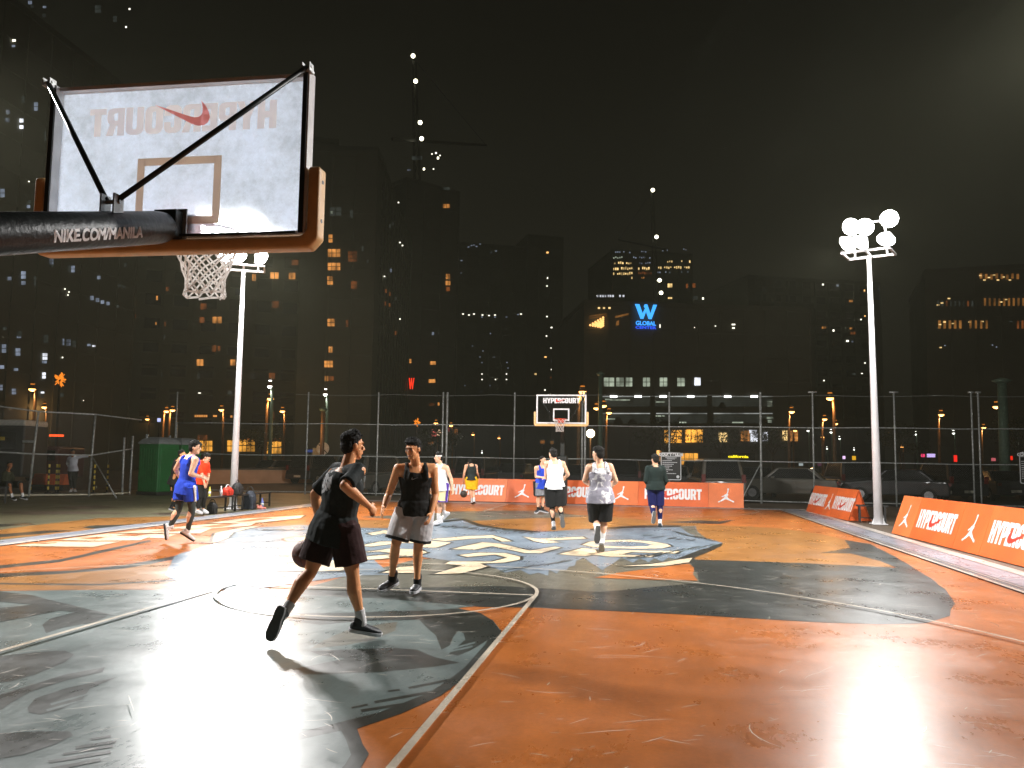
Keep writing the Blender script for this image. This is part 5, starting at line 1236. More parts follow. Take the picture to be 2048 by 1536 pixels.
# yellow-black posts and orange barrier blocks beyond the leaning fence
M_ypost = mat("yellow_band", S(204, 178, 70), .5)
for px, py0, py1, lb in ((60, 928, 980, "beside the fence pipe"), (95.5, 928, 982, "left of the close pair"), (111, 928, 982, "left one of the close pair"), (115.5, 928, 982, "right one of the close pair"), (187, 929, 980, "behind the fence brace top"), (213.5, 929, 982, "nearest the portable toilets")):
    b = G(px, 987); b.z = 0
    h = (AtD(px, py0, depth(b))).z
    t = thing("striped_post", b, "thin yellow and black striped post "+lb, "traffic post", "striped traffic posts outside the fence")
    m = MB(); m.tube([b, b+Z*h], .035, 10); m.build("tube", M_black, t, True)
    for k in range(5):
        m = MB(); z = h*(.2+.19*k) - .09; m.tube([b+Z*z, b+Z*(z+.13)], .038, 10); m.build("reflective_band", M_ypost, t, True)
    m = MB(); m.tube([b, b+Z*.05], [.15, .1], 12); m.build("foot", M_black, t, True)
M_bar = mat("orange_barrier_plastic", S(200, 92, 44), .5)
for px, w_, lb in ((80, .17, "left"), (102, .12, "middle"), (121.5, .12, "right")):
    b = AtD(px, 985, 38); b.z = -.03
    t = thing("road_barrier", b, f"small orange barrier block among the striped posts, {lb} one of three", "road barrier", "orange barrier blocks")
    m = MB(); m.loft([[b+Vector((-w_*2, -.2, .25)), b+Vector((w_*2, -.2, .25)), b+Vector((w_*2, .2, .25)), b+Vector((-w_*2, .2, .25))], [b+Vector((-w_*1.6, -.07, .72)), b+Vector((w_*1.9, -.07, .72)), b+Vector((w_*1.9, .07, .72)), b+Vector((-w_*1.6, .07, .72))]]); m.build("barrier_body", M_bar, t)
    m = MB(); m.box(b+Z*.13, (w_*2.1, .22, .12)); m.build("base", M_black, t)
# ------------------------------------------------------------------ buildings round the court
M_wall = mat("dark_concrete_wall", (.10, .10, .085, 1), .9, 0, .12, .15)
M_wall2 = mat("pale_concrete_wall", (.12, .13, .105, 1), .9, 0, .10, .12)
M_wall3 = mat("tower_cladding", (.11, .11, .09, 1), .9, 0, .12, .1)
M_dglass = mat("unlit_window_glass", (.01, .01, .01, 1), .5)
LIT = {
 'w': lit_room("warm_lit_room", S(255, 168, 84), .62, .9), 'o': lit_room("dim_warm_room", S(200, 112, 52), .22, .9), 'y': lit_room("yellow_lit_room", S(255, 214, 140), 1.1, .8),
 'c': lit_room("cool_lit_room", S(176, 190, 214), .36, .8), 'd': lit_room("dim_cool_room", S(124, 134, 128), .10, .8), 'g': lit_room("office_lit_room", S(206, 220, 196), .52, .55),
 'b': lit_room("bright_white_room", S(236, 240, 250), 1.3, .6), 's': glow("white_spot_light", S(250, 245, 225), 2.2), 'a': glow("amber_spot_light", S(255, 190, 110), 1.8), 'n': glow("green_spot_light", S(140, 255, 190), 2.0),
 'f': lit_room("dim_strip_room", S(176, 116, 54), .42, .5), 'S': glow("bright_crane_light", S(255, 248, 215), 6.0), 'r': lit_room("restaurant_glow", S(255, 176, 66), 1.35, .5), 'k': lit_room("deck_ceiling_light", S(226, 232, 228), .42, .25), 'K': glow("strip_lamp", S(250, 250, 248), 5.0)}
def building(label, pA, DA, pB, DB, ytop, wins, wall=M_wall, thick=22, cat="building", group=None, dark=None, z0=-.03, kind="building", roof=0.0, split=2):
    A, B = AtD(pA, 900, DA), AtD(pB, 900, DB); A.z = B.z = 0
    x = (B-A).normalized(); n = Vector((x.y, -x.x, 0))
    if (CAM-A).dot(n) < 0: n = -n
    ht = AtD(pA, ytop, DA).z if DA <= DB else AtD(pB, ytop, DB).z
    t = thing(kind, (A+B)/2, label, cat, group)
    m = MB(); k = -n*thick
    m.loft([[A+Z*z0, B+Z*z0, B+k+Z*z0, A+k+Z*z0], [A+Z*ht, B+Z*ht, B+k+Z*ht, A+k+Z*ht]]); m.build("wall", wall, t)
    m = MB(); e = n*.12   # floor bands and parapet give the facade relief
    W_ = (B-A).length
    nf = max(2, int(ht/3.2))
    if nf < 90:
        for i in range(1, nf): m.box((A+B)/2+n*.04+Z*(ht*i/nf), (W_/2, .05, .14), (x, n, Z))
        nb = max(2, min(40, int(W_/3.4)))
        for i in range(nb+1): m.box(A+x*(W_*i/nb)+n*.06+Z*ht/2, (.16, .07, ht/2-.01), (x, n, Z))
        pil = m.build("facade_relief", wall, t)
    m = MB(); m.box((A+B)/2+k/2+Z*(ht+.35), (W_/2+.15, thick/2+.15, .35), (x, n, Z)); m.build("roof", wall, t)
    hold = A+n*.17
    def P(px, py): return OnPlane(px, py, hold, n)
    if dark:                        # unlit window openings, too many to build one by one
        m = MB(); ux, uz, sx, sz, wx, wz = dark
        cx = ux
        while cx < W_-wx:
            cz = uz
            while cz < ht-wz:
                m.box(A+x*(cx+wx/2)+n*.05+Z*(cz+wz/2), (wx/2, .03, wz/2), (x, n, Z)); cz += sz
            cx += sx
        tag(m.build("dark_window", M_dglass, t), kind="stuff")
    rng = random.Random(len(label))
    for w in wins:
        px, py, w_, h_, kd = w[:5]; nx, ny = (w[5], w[6]) if len(w) > 6 else ((2, 1) if kd in 'wy' and w_ > 7 else (1, 1))
        m = MB(); g_ = .07
        for i in range(nx):
            for j in range(ny):
                a0, a1 = px-w_/2+w_*(i+g_)/nx, px-w_/2+w_*(i+1-g_)/nx; b0, b1 = py-h_/2+h_*(j+g_)/ny, py-h_/2+h_*(j+1-g_)/ny
                m.quad(P(a0, b1), P(a1, b1), P(a1, b0), P(a0, b0))
        m.build("window" if kd not in 'saSnK' else "lamp", LIT[kd], t)
    return t, A, B, x, n, P
# left apartment tower, receding to the right
wl = []
for (x, y, w, h, k) in ((60, 5, 9, 8, 'c'), (64, 13, 7, 6, 'd'), (89, 14, 8, 5, 'c'), (88, 31, 8, 8, 'd'), (28, 81, 8, 5, 's'), (27, 92, 8, 5, 'c'), (46, 199, 7, 14, 'd'), (72, 213, 9, 18, 'c'), (16, 224, 9, 10, 'c'), (15, 240, 10, 10, 'c'), (43, 241, 9, 9, 'b'), (43, 254, 9, 8, 'b'), (90, 272, 5, 20, 'd'), (5, 386, 10, 18, 'c'), (58, 404, 8, 8, 'd'), (57, 413, 8, 7, 'c'),
   (161, 503, 8, 12, 'c'), (103, 523, 9, 12, 'c'), (103, 532, 9, 6, 'd'), (146, 538, 9, 14, 'c'), (138, 537, 4, 14, 'd'), (161, 544, 3, 11, 'd'), (47, 550, 11, 16, 'c'), (47, 566, 10, 9, 'c'), (19, 557, 9, 8, 'c'), (70, 562, 5, 22, 'd'), (198, 555, 8, 8, 'c'), (239, 571, 6, 8, 'd'), (247, 574, 6, 7, 'd'), (184, 596, 8, 10, 'c'), (195, 600, 8, 9, 'c'), (205, 604, 8, 8, 'c'), (216, 607, 8, 8, 'c'), (236, 613, 7, 7, 'd'),
   (251, 530, 7, 9, 'd'), (10, 657, 9, 8, 'd'), (39, 668, 10, 12, 'd'), (38, 674, 10, 5, 'c'), (92, 678, 11, 18, 'd'), (8, 697, 10, 18, 'c'), (36, 704, 11, 16, 'c'), (90, 713, 11, 14, 'b'), (89, 724, 11, 6, 'c'), (127, 684, 4, 14, 'c'), (137, 685, 10, 14, 'c'), (148, 688, 8, 14, 'd'), (178, 690, 8, 5, 'c'), (188, 692, 8, 4, 'b'), (4, 734, 10, 8, 'c'), (32, 739, 10, 6, 'c'), (88, 751, 8, 13, 'b'), (2, 775, 8, 12, 'c'), (28, 783, 10, 12, 'c'), (85, 785, 8, 4, 'b'), (85, 793, 7, 6, 'd'), (20, 817, 9, 8, 'd'), (118, 824, 6, 5, 'd'), (124, 790, 8, 9, 'd'), (130, 578, 3, 3, 's'), (138, 584, 3, 3, 's'), (136, 590, 3, 3, 's'), (125, 715, 3, 3, 's'), (167, 801, 2, 2, 's'),
   (259, 18, 4, 4, 's'), (252, 54, 4, 4, 's'), (196, 18, 14, 16, 'd'), (230, 38, 8, 12, 'd'), (58, 363, 3, 3, 's')):
    wl.append((x, y, w, h, k, 1, 2 if h > 11 else 1))
building("dark apartment tower with cool white windows filling the left edge", -420, 62, 252, 105, -330, wl, M_wall3, 24)
# middle apartment slab behind the left floodlight pole
wm = [(549, 551, 18, 15, 'w'), (584, 552, 14, 15, 'w'), (508, 555, 8, 16, 'w'), (551, 609, 15, 15, 'o'), (476, 584, 12, 14, 'd'), (407, 613, 14, 14, 'o'), (434, 640, 20, 15, 'w'), (404, 640, 11, 13, 'o'), (428, 697, 10, 15, 'o'), (438, 697, 6, 12, 'o'), (400, 725, 14, 15, 'w'), (466, 725, 11, 14, 'w'), (397, 752, 6, 14, 'd'), (544, 752, 14, 14, 'o'), (505, 752, 9, 14, 'd'), (558, 503, 14, 6, 'w'), (584, 502, 22, 6, 'b'), (590, 525, 16, 12, 'o'), (441, 591, 3, 5, 'd'), (402, 832, 26, 5, 'w', 6, 1), (430, 832, 8, 4, 'w'), (463, 833, 5, 5, 'w'), (544, 832, 11, 18, 'o'), (399, 786, 6, 2, 's'), (460, 785, 10, 9, 'd'), (616, 792, 8, 14, 'd'), (627, 834, 18, 20, 'o', 2, 2), (670, 838, 20, 8, 'w', 3, 1),
   (269, 605, 3, 11, 'w'), (314, 596, 4, 10, 'w'), (269, 632, 7, 8, 'o'), (335, 578, 7, 9, 'o'), (312, 647, 3, 6, 'w'), (330, 648, 3, 9, 'o'), (329, 674, 3, 9, 'd'), (324, 750, 3, 9, 'd'), (405, 886, 20, 34, 'o', 4, 3), (410, 892, 30, 22, 'r', 4, 2), (462, 892, 16, 24, 'r', 2, 2), (493, 891, 34, 26, 'r', 4, 2), (493, 880, 34, 8, 'o', 4, 1), (548, 895, 30, 26, 'r', 4, 2), (548, 880, 26, 8, 'o', 4, 1)]
building("wide dark apartment slab with scattered warm windows behind the left floodlight pole", 250, 112, 655, 120, 215, wm, M_wall2, 20, dark=(1.5, 6, 3.55, 3.15, 1.9, 1.5))
wt = [(663, 425, 5, 6, 'g'), (671, 423, 24, 18, 'd', 2, 2), (703, 428, 6, 16, 'd', 2, 2), (661, 477, 9, 17, 'w', 1, 2), (668, 506, 26, 17, 'w', 3, 2), (668, 533, 26, 16, 'w', 3, 2), (660, 561, 12, 18, 'w', 2, 2), (705, 513, 18, 22, 'o', 4, 3), (708, 570, 12, 16, 'o', 3, 2), (662, 645, 15, 16, 'w', 2, 2), (694, 647, 5, 16, 'o', 2, 1), (661, 699, 8, 14, 'w'), (657, 728, 18, 14, 'w', 3, 2), (653, 757, 8, 12, 'w'), (662, 757, 12, 10, 'o'), (651, 788, 4, 4, 's')]
building("apartment block corner with a column of warm windows, middle left", 646, 100.6, 737, 100, 292, wt, M_wall2, 2.4)
ws = [(782, 541, 4, 8, 'c'), (770, 556, 6, 6, 'd'), (772, 582, 4, 9, 'o'), (780, 588, 3, 9, 'o'), (771, 607, 4, 9, 'o'), (779, 610, 4, 8, 'o'), (791, 666, 4, 9, 'o'), (753, 590, 4, 8, 'd'), (792, 597, 4, 8, 'd'), (786, 447, 4, 8, 'd'), (780, 452, 4, 9, 'd'), (725, 497, 4, 12, 'd'), (735, 523, 4, 8, 'd'), (800, 485, 3, 3, 's'), (805, 491, 3, 3, 's'), (797, 405, 3, 3, 's'), (800, 638, 3, 3, 's'), (769, 553, 3, 3, 's')]
building("side of the apartment block, a grid of dark windows receding to the right", 737.5, 103.3, 812, 148, 285, ws, M_wall2, 9, dark=(2, 10, 3.4, 3.2, 1.5, 1.7))
wc = [(812, 722, 22, 9, 'w', 5, 2), (866, 726, 12, 8, 'w', 2, 1), (864, 762, 14, 8, 'w', 2, 1), (864, 809, 12, 7, 'o', 2, 1), (877, 808, 4, 7, 'w'), (728, 835, 8, 12, 'y'), (740, 835, 6, 9, 'w'), (752, 838, 4, 9, 'o'), (767, 799, 7, 3, 's'), (866, 667, 5, 7, 'c'), (877, 666, 3, 6, 'd'), (893, 412, 15, 9, 'w'), (893, 377, 14, 6, 'd'), (896, 553, 9, 12, 'w'), (896, 566, 10, 10, 'w'), (896, 578, 9, 10, 'o'), (834, 316, 24, 9, 'd'), (818, 340, 8, 4, 'c'), (872, 306, 4, 4, 's'), (864, 308, 3, 3, 's'), (876, 316, 4, 5, 'S'), (880, 311, 3, 3, 's'), (848, 338, 4, 5, 'S'), (820, 556, 3, 3, 'd'), (867, 338, 3, 3, 's')]
building("dark half-built tower under the tall crane, left of the middle", 800, 152, 908, 160, 345, wc, M_wall, 22)
we = []
for x, y in ((943, 491), (948, 490), (953, 493), (937, 494), (960, 488), (982, 505), (992, 502), (923, 521), (922, 546), (926, 628), (938, 630), (948, 628), (965, 630), (978, 631), (990, 630), (1036, 629), (1042, 628), (964, 634), (990, 634), (1013, 634), (945, 692), (960, 714), (966, 702), (988, 714), (981, 667), (964, 725), (964, 748), (964, 759), (963, 783), (1014, 725), (1016, 736), (1013, 748), (1013, 759), (930, 771), (980, 771), (991, 759)):
    we.append((x, y, 4 if y < 640 else 2.6, 2.4, 's' if y in (628, 630, 631, 748, 759) else 'c'))
building("dark slim tower with a thin row of white lights, left of the far hoop", 902, 250, 1047, 255, 478, we, M_wall, 25)
wf = [(1095, 505, 5, 4, 'a'), (1095, 556, 2.5, 4, 's'), (1094, 572, 3, 3, 's'), (1094, 633, 3, 3, 's'), (1103, 655, 4, 3, 's'), (1104, 664, 3, 3, 's'), (1093, 672, 3, 3, 's'), (1102, 696, 3, 2, 's'), (1091, 714, 5, 3, 'a'), (1103, 722, 2.5, 2.5, 'c'), (1103, 739, 2.5, 2.5, 's'), (1071, 748, 5, 4, 'y'), (1102, 755, 5, 3, 'o'), (1090, 780, 3, 3, 's')]
building("dark stepped tower with a vertical line of small lights above the far hoop", 1050, 272, 1122, 275, 462, wf, M_wall, 25)
# office tower in the middle with lit storeys
rg = random.Random(11); wo = []
for y, x0, x1, k, dens in ((504, 1230, 1262, 'c', .6), (504, 1274, 1298, 'c', .5), (501, 1324, 1338, 'c', .6), (499, 1358, 1376, 'c', .7), (515, 1226, 1246, 'g', .8), (515, 1258, 1302, 'c', .5), (526, 1228, 1266, 'y', .8), (526, 1274, 1304, 'c', .7), (523, 1330, 1380, 'y', .6), (537, 1226, 1266, 'y', .9), (537, 1276, 1304, 'y', .7), (535, 1316, 1380, 'y', .7), (547, 1226, 1266, 'y', .9), (546, 1276, 1304, 'o', .9), (544, 1314, 1380, 'c', .4), (556, 1254, 1266, 'y', .6), (555, 1278, 1302, 'w', .9), (572, 1276, 1292, 'd', .8), (579, 1236, 1300, 'd', .6)):
    x = x0
    while x < x1:
        if rg.random() < dens: wo.append((x+1.6, y+rg.uniform(-1, 1), rg.uniform(2.4, 3.4), rg.uniform(3, 6.5) if k in 'yow' else 3, k))
        x += 4
wo = wo[:92]
building("office tower with several lit storeys behind the blue W sign", 1224, 232, 1386, 236, 494, wo, M_wall3, 26)
# block with the blue sign, offices and car park decks
wg = [(1205, 757, 2, 20, 'd')]
wg += [(1218, 764, 22, 19, 'g', 2, 2), (1240, 764, 16, 19, 'g', 2, 2), (1258, 764, 14, 19, 'g', 2, 2), (1293, 764, 15, 19, 'g', 2, 2), (1327, 764, 16, 19, 'g', 2, 2), (1362, 764, 16, 18, 'g', 2, 2), (1395, 763, 14, 18, 'b')]
wg += [(x, 592, 4, 5, 'b') for x in (1195, 1201, 1206, 1211, 1217, 1221, 1226, 1240, 1247)] + [(x, 616, 5, 4, 'y') for x in (1198, 1208, 1219)] + [(1340, 571, 10, 9, 'y'), (1374, 572, 5, 10, 'o'), (1388, 571, 7, 10, 'o'), (1340, 596, 9, 4, 'y'), (1391, 596, 10, 9, 'd'), (1406, 597, 4, 5, 's'), (1467, 649, 8, 3, 's'), (1467, 656, 6, 3, 's'), (1431, 652, 3, 2, 's'), (1389, 655, 2, 2, 's'), (1320, 652, 2, 8, 's')]
tg, GA, GB, gx, gn, GP = building("long block with the blue W sign, lit offices and open car park decks", 1168, 124, 1625, 128, 604, wg, M_wall, 30)
# the open decks: ceiling lamps, their light put into recess and parapet rails as glow
def deck_mesh(name, material, quads, off):
    m = MB()
    for x0, y0, x1, y1 in quads: m.quad(*[p+gn*off for p in (GP(x0, y1), GP(x1, y1), GP(x1, y0), GP(x0, y0))])
    return m.build(name, material, tg)
for y0, y1, spans in ((793, 813, ((1205, 1300), (1310, 1414), (1424, 1545))), (827, 846, ((1205, 1300), (1312, 1414), (1427, 1545)))):
    for a, b in spans:
        deck_mesh("parking_deck", lit_room("deck_interior", S(120, 126, 116), .085, .12), [(a, y0, b, y1)], .02)
        deck_mesh("ceiling_strip", LIT['k'], [(a, y0-1, b, y0+1)], .05)
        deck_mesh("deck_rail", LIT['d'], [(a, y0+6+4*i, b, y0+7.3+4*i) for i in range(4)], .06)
for x, y in ((1227, 793), (1276, 793), (1326, 793), (1381, 793), (1455, 793), (1508, 793)): deck_mesh("ceiling_lamp", LIT['K'], [(x-7, y-2, x+7, y+2)], .09)
for x, y, w in ((1320, 832, 18), (1240, 800, 40), (1365, 845, 16), (1475, 845, 22), (1320, 804, 18), (1217, 799, 14), (1220, 838, 20)): deck_mesh("ceiling_lamp", LIT['g'], [(x-w/2, y-1.3, x+w/2, y+1.3)], .08)
for x0, y0, x1, y1 in ((1534, 802, 1544, 805), (1534, 807, 1544, 809), (1534, 811, 1544, 813), (1533, 834, 1546, 838), (1535, 840, 1543, 842), (1535, 843, 1543, 845)): deck_mesh("stair_light", LIT['g'], [(x0, y0, x1, y1)], .09)
for x, y, w, h in ((1236, 841, 18, 14), (1264, 843, 18, 10), (1444, 810, 14, 12), (1330, 844, 24, 6), (1528, 842, 14, 10)):   # cars parked on the decks, dark against the lamps
    c = GP(x, y+h/2)+gn*.12; sc_ = (GP(x+w/2, y)-GP(x-w/2, y)).length/2; hh = (GP(x, y-h/2)-GP(x, y+h/2)).length
    m = MB(); m.loft([[c+gx*sc_*k+Z*hh*z for k, z in ((-1, 0), (-1, .45), (-.7, .55), (-.45, .95), (.45, .95), (.7, .55), (1, .45), (1, 0))], [c-gn*.1+gx*sc_*k+Z*hh*z for k, z in ((-1, 0), (-1, .45), (-.7, .55), (-.45, .95), (.45, .95), (.7, .55), (1, .45), (1, 0))]]); m.build("parked_car_shape", M_black, tg)
# restaurants and shops along the foot of the block
for x, y, w, h, k, nx, ny in ((1346, 873, 36, 27, 'r', 3, 2), (1388, 872, 36, 27, 'r', 3, 2), (1446, 875, 18, 22, 'y', 2, 1), (1490, 872, 18, 22, 'w', 3, 2), (1571, 871, 14, 22, 'y', 2, 1), (1588, 872, 16, 22, 'w', 2, 2), (1378, 918, 36, 24, 'r', 4, 2), (1318, 912, 10, 22, 'w', 2, 2), (1403, 928, 20, 20, 'r', 3, 2), (1316, 906, 7, 12, 'a', 1, 1), (1508, 875, 16, 18, 'b', 1, 1), (1530, 873, 12, 22, 'b', 2, 1), (1506, 863, 18, 7, 'b', 1, 1)):
    m = MB()
    for i in range(nx):
        for j in range(ny):
            a0, a1 = x-w/2+w*(i+.06)/nx, x-w/2+w*(i+.94)/nx; b0, b1 = y-h/2+h*(j+.06)/ny, y-h/2+h*(j+.94)/ny
            m.quad(*[p+gn*.05 for p in (GP(a0, b1), GP(a1, b1), GP(a1, b0), GP(a0, b0))])
    m.build("shop_window", LIT[k], tg)
def wall_sign(text, px, py, hpx, glowm, label, name="building_sign", sx=1.0, P=GP, xv=gx, nv=gn, off=.25, bold=.02, wpx=None):
    o = P(px, py)+nv*off; u1 = (P(px, py-hpx/2)-P(px, py+hpx/2)).length
    me = words(text, name, 1.0, .06/u1*.5, bold, 'CENTER', 1.0)
    ys = [v.co.y for v in me.vertices]; xs = [v.co.x for v in me.vertices]; k = u1/(max(ys)-min(ys)); cy = (max(ys)+min(ys))/2
    kx = k*sx
    if wpx: kx = (P(px+wpx/2, py)-P(px-wpx/2, py)).length/(max(xs)-min(xs))
    for v in me.vertices: v.co.y -= cy; v.co.x -= (max(xs)+min(xs))/2
    place(me, o, xv, Z, kx, k); me.materials.append(glowm)
    return me
xr = gx if gx.dot(RIGHT) > 0 else -gx
blue1, blue2 = glow("light_blue_neon", S(60, 160, 255), 1.6), glow("deep_blue_neon", S(40, 84, 235), 1.3)
ts = thing("building_sign", GP(1291, 634)+gn*.25, "blue illuminated W Global Center sign on the long block", "sign")
WP = [(0,1),(.235,1),(.335,.42),(.43,.78),(.38,1),(.60,1),(.70,.42),(.83,1),(1.0,1),(.76,0),(.60,0),(.50,.42),(.36,0),(.22,0)]
WP = [(0,1),(.20,1),(.345,.38),(.455,.72),(.40,.86),(.44,1),(.56,1),(.70,.38),(.83,1),(1,1),(.75,0),(.62,0),(.50,.50),(.38,0),(.25,0)]
o_ = GP(1291, 624)+gn*.28; w_ = (GP(1313, 624)-GP(1269, 624)).length; h_ = (GP(1291, 609)-GP(1291, 638)).length
decal(flat([[(a-.5, b-.5) for a, b in WP]], "letter", .02), "letter", blue1, ts, o_, xr, Z, w_, h_)
link("sign_text", wall_sign("GLOBAL", 1291, 647, 8.5, blue1, "", wpx=40, xv=xr), ts); link("sign_text", wall_sign("CENTER", 1291, 655.5, 5.5, blue2, "", wpx=41, xv=xr), ts)
t_ = thing("shop_sign", GP(1475, 913)+gn*.3, "yellow lit shop sign low on the long block", "sign")
m = MB(); m.box(GP(1475, 913)+gn*.2, (2.6, .06, .5), (gx, gn, Z)); m.build("sign_panel", M_black, t_)
link("sign_text", wall_sign("california", 1475, 913, 5.5, glow("yellow_neon", S(250, 228, 30), 1.6), "", wpx=40, xv=xr, off=.3), t_)
# gold rooftop fan lights left of the sign
t_ = thing("roof_lantern", GP(1196, 645)+gn*.4, "fan of amber lamps on the roof terrace left of the blue sign", "lights")
m = MB()
for a in range(6):
    for r_ in range(5):
        q = GP(1208-(5-a)*5.2*(r_+1)/5*.98-3, 656-(4+a*2.4)*(r_+1)/5*1.25); m.ball(q+gn*.4, .17, 8, 5)
m.build("bulb", LIT['a'], t_, True)
m = MB()
for y in (632, 636): m.quad(*[p+gn*.35 for p in (GP(1177, y+3), GP(1213, y-2), GP(1213, y-5), GP(1177, y))])
m.quad(*[p+gn*.35 for p in (GP(1229, 637), GP(1256, 631), GP(1256, 627), GP(1229, 633))]); m.quad(*[p+gn*.35 for p in (GP(1230, 652), GP(1237, 651), GP(1237, 641), GP(1232, 643))])
m.build("lit_fascia", LIT['f'], t_)
# red W on the half-built tower's podium
t_ = thing("building_sign", AtD(823, 767, 150), "small red neon W sign on a dark wall left of the middle", "sign")
RW = [(0,1),(.17,1),(.30,.35),(.42,1),(.56,1),(.70,.35),(.85,1),(1,1),(.76,0),(.62,0),(.49,.55),(.38,0),(.22,0)]
o_ = AtD(823, 767, 149.6)
decal(flat([[(a-.5, b-.5) for a, b in RW]], "letter", .02), "letter", glow("red_neon", S(255, 50, 24), 1.5), t_, o_, RIGHT-Z*.0, Z, .95, 1.95)
# right-hand buildings
wr_ = [(1646, 569, 4, 4, 's'), (1675, 571, 5, 4, 'c'), (1702, 602, 8, 5, 'w'), (1648, 655, 9, 5, 'w'), (1667, 661, 4, 5, 's'), (1702, 657, 6, 4, 'w'), (1706, 666, 11, 6, 'o'), (1695, 682, 6, 4, 's'), (1705, 683, 4, 4, 'c'), (1722, 639, 3, 3, 's'), (1730, 726, 3, 3, 's'), (1708, 748, 8, 4, 'd'), (1724, 747, 4, 2, 's'), (1630, 740, 3, 2, 'd'), (1641, 739, 2, 2, 'd'), (1648, 761, 3, 3, 's'), (1730, 632, 3, 3, 'a'), (1729, 581, 3, 4, 'a'), (1757, 578, 3, 3, 'c'), (1528, 579, 5, 4, 'd'), (1554, 579, 2, 2, 'd')]
building("dark office tower behind the right floodlight pole", 1500, 205, 1768, 212, 548, wr_, M_wall, 25, dark=(2, 20, 4, 3.6, 2.6, 1.6))
wq = []
for i in range(8): wq.append((1962+i*10.5, 552+(i % 3), 6, 12, 'f'))
for i in range(9): wq.append((1876+i*8.6, 607, 4, 13, 'd' if i not in (2, 7) else 'o'))
for i in range(9): wq.append((1970+i*9.6, 604, 5, 18, 'f'))
for i in range(5): wq.append((1879+i*10.4, 649, 6, 19, 'f'))
for i in range(4): wq.append((1941+i*10.8, 649, 5, 19, 'f'))
for i in range(3): wq.append((2036+i*9, 649, 5, 19, 'o'))
wq += [(x, y, 6, 2.5, 'y') for x, y in ((1961, 551), (1969, 560), (1978, 555), (1988, 550), (1996, 560), (2007, 554), (2020, 560), (1898, 597), (1884, 606), (1876, 610), (2012, 599), (2002, 604), (1880, 649), (1889, 644), (1906, 647), (1939, 644), (1965, 643), (1881, 695))] + [(1985, 690, 3, 2, 'c'), (1993, 694, 3, 2, 'c'), (1890, 691, 3, 2, 'c'), (2022, 643, 8, 3, 'd')]
building("dark car park building with amber slatted storeys at the right edge", 1862, 132, 2230, 124, 520, wq, M_wall, 25)
# low shops and signs seen between the fence posts on the right
for px, py, w, h, col, st, D, lb in ((1846, 911, 7, 6, (240, 60, 110), 1.4, 120, "pink lit shop sign left of the thick brown lamp pole"), (1862, 911, 16, 7, (214, 190, 255), 1.3, 120, "violet lit shop sign left of the thick brown lamp pole"), (1911, 917, 6, 13, (255, 40, 30), 1.4, 118, "red upright shop sign with white middle right of the brown lamp pole"), (1902, 932, 8, 8, (255, 60, 40), 1.3, 110, "red twin lamps low beside the brown lamp pole"), (2020, 916, 10, 8, (255, 40, 14), 1.2, 105, "red sign board left of the right edge rules sign"), (1688, 915, 5, 6, (236, 200, 250), 1.6, 118, "pale violet sign left of the right floodlight pole"), (1708, 916, 7, 8, (255, 190, 40), 1.0, 118, "amber shield sign left of the right floodlight pole"), (1694, 933, 9, 12, (196, 128, 60), .5, 112, "tan poster by the car park, left of the right floodlight pole"), (1602, 929, 8, 5, (210, 226, 226), .6, 112, "white plate sign above the orange-lit car"), (1640, 929, 9, 6, (140, 80, 110), .3, 112, "dim mauve sign right of the fence post"), (868, 866, 9, 14, (250, 120, 110), .9, 95, "pink lit sign beside the twin fence posts"), (878, 865, 8, 12, (255, 214, 170), 1.4, 95, "bright pale sign behind the twin fence posts"), (897, 862, 7, 13, (180, 60, 70), .5, 95, "dull red banner sign beside the twin fence posts"), (912, 864, 6, 12, (190, 112, 50), .45, 95, "amber box sign right of the twin fence posts"), (1085, 884, 8, 6, (200, 120, 44), .4, 105, "amber shop sign under the far backboard"), (1104, 885, 6, 6, (190, 130, 60), .3, 105, "dim amber shop sign right of the far net"), (318, 840, 6, 7, (190, 200, 255), 1.5, 90, "blue-white square sign over the toilets"), (620, 902, 18, 5, (60, 100, 200), .35, 80, "dim blue street name sign left of the round no-turn sign"), (983, 918, 12, 4, (230, 226, 214), .9, 90, "white lamp strip left of the far hoop"), (862, 886, 12, 5, (190, 120, 60), .5, 92, "orange shop fascia behind the young man in black vest"), (1860, 934, 14, 10, (200, 180, 120), .35, 112, "pale yellow lit kiosk front beyond the right fence"), (1987, 919, 8, 6, (230, 110, 120), .8, 108, "pink lit shop sign right of the twin fence posts at the right"), (1936, 934, 6, 14, (150, 140, 60), .35, 108, "yellow-green striped pylon left of the twin fence posts at the right"), (2002, 934, 5, 9, (160, 140, 40), .45, 100, "yellow plate sign near the dark green mast")):
    c = AtD(px, py, D); k = D/F_PX
    t = thing("shop_sign", c, lb, "sign", "lit signs beyond the car park")
    m = MB(); m.box(c, (w*k/2, .05, h*k/2), (Vector((RIGHT.x, RIGHT.y, 0)).normalized(), Vector((-RIGHT.y, RIGHT.x, 0)).normalized(), Z)); m.build("lit_face", glow(f"sign_glow_{px}", S(*col), st*.8), t)
    m = MB(); m.box(c+FWD*.12, (w*k/2+.06, .05, h*k/2+.06), (Vector((RIGHT.x, RIGHT.y, 0)).normalized(), Vector((-RIGHT.y, RIGHT.x, 0)).normalized(), Z)); m.bar(Vector((c.x, c.y, -.03))+FWD*.12, c+FWD*.12, .12, .12); m.build("sign_case", M_black, t)
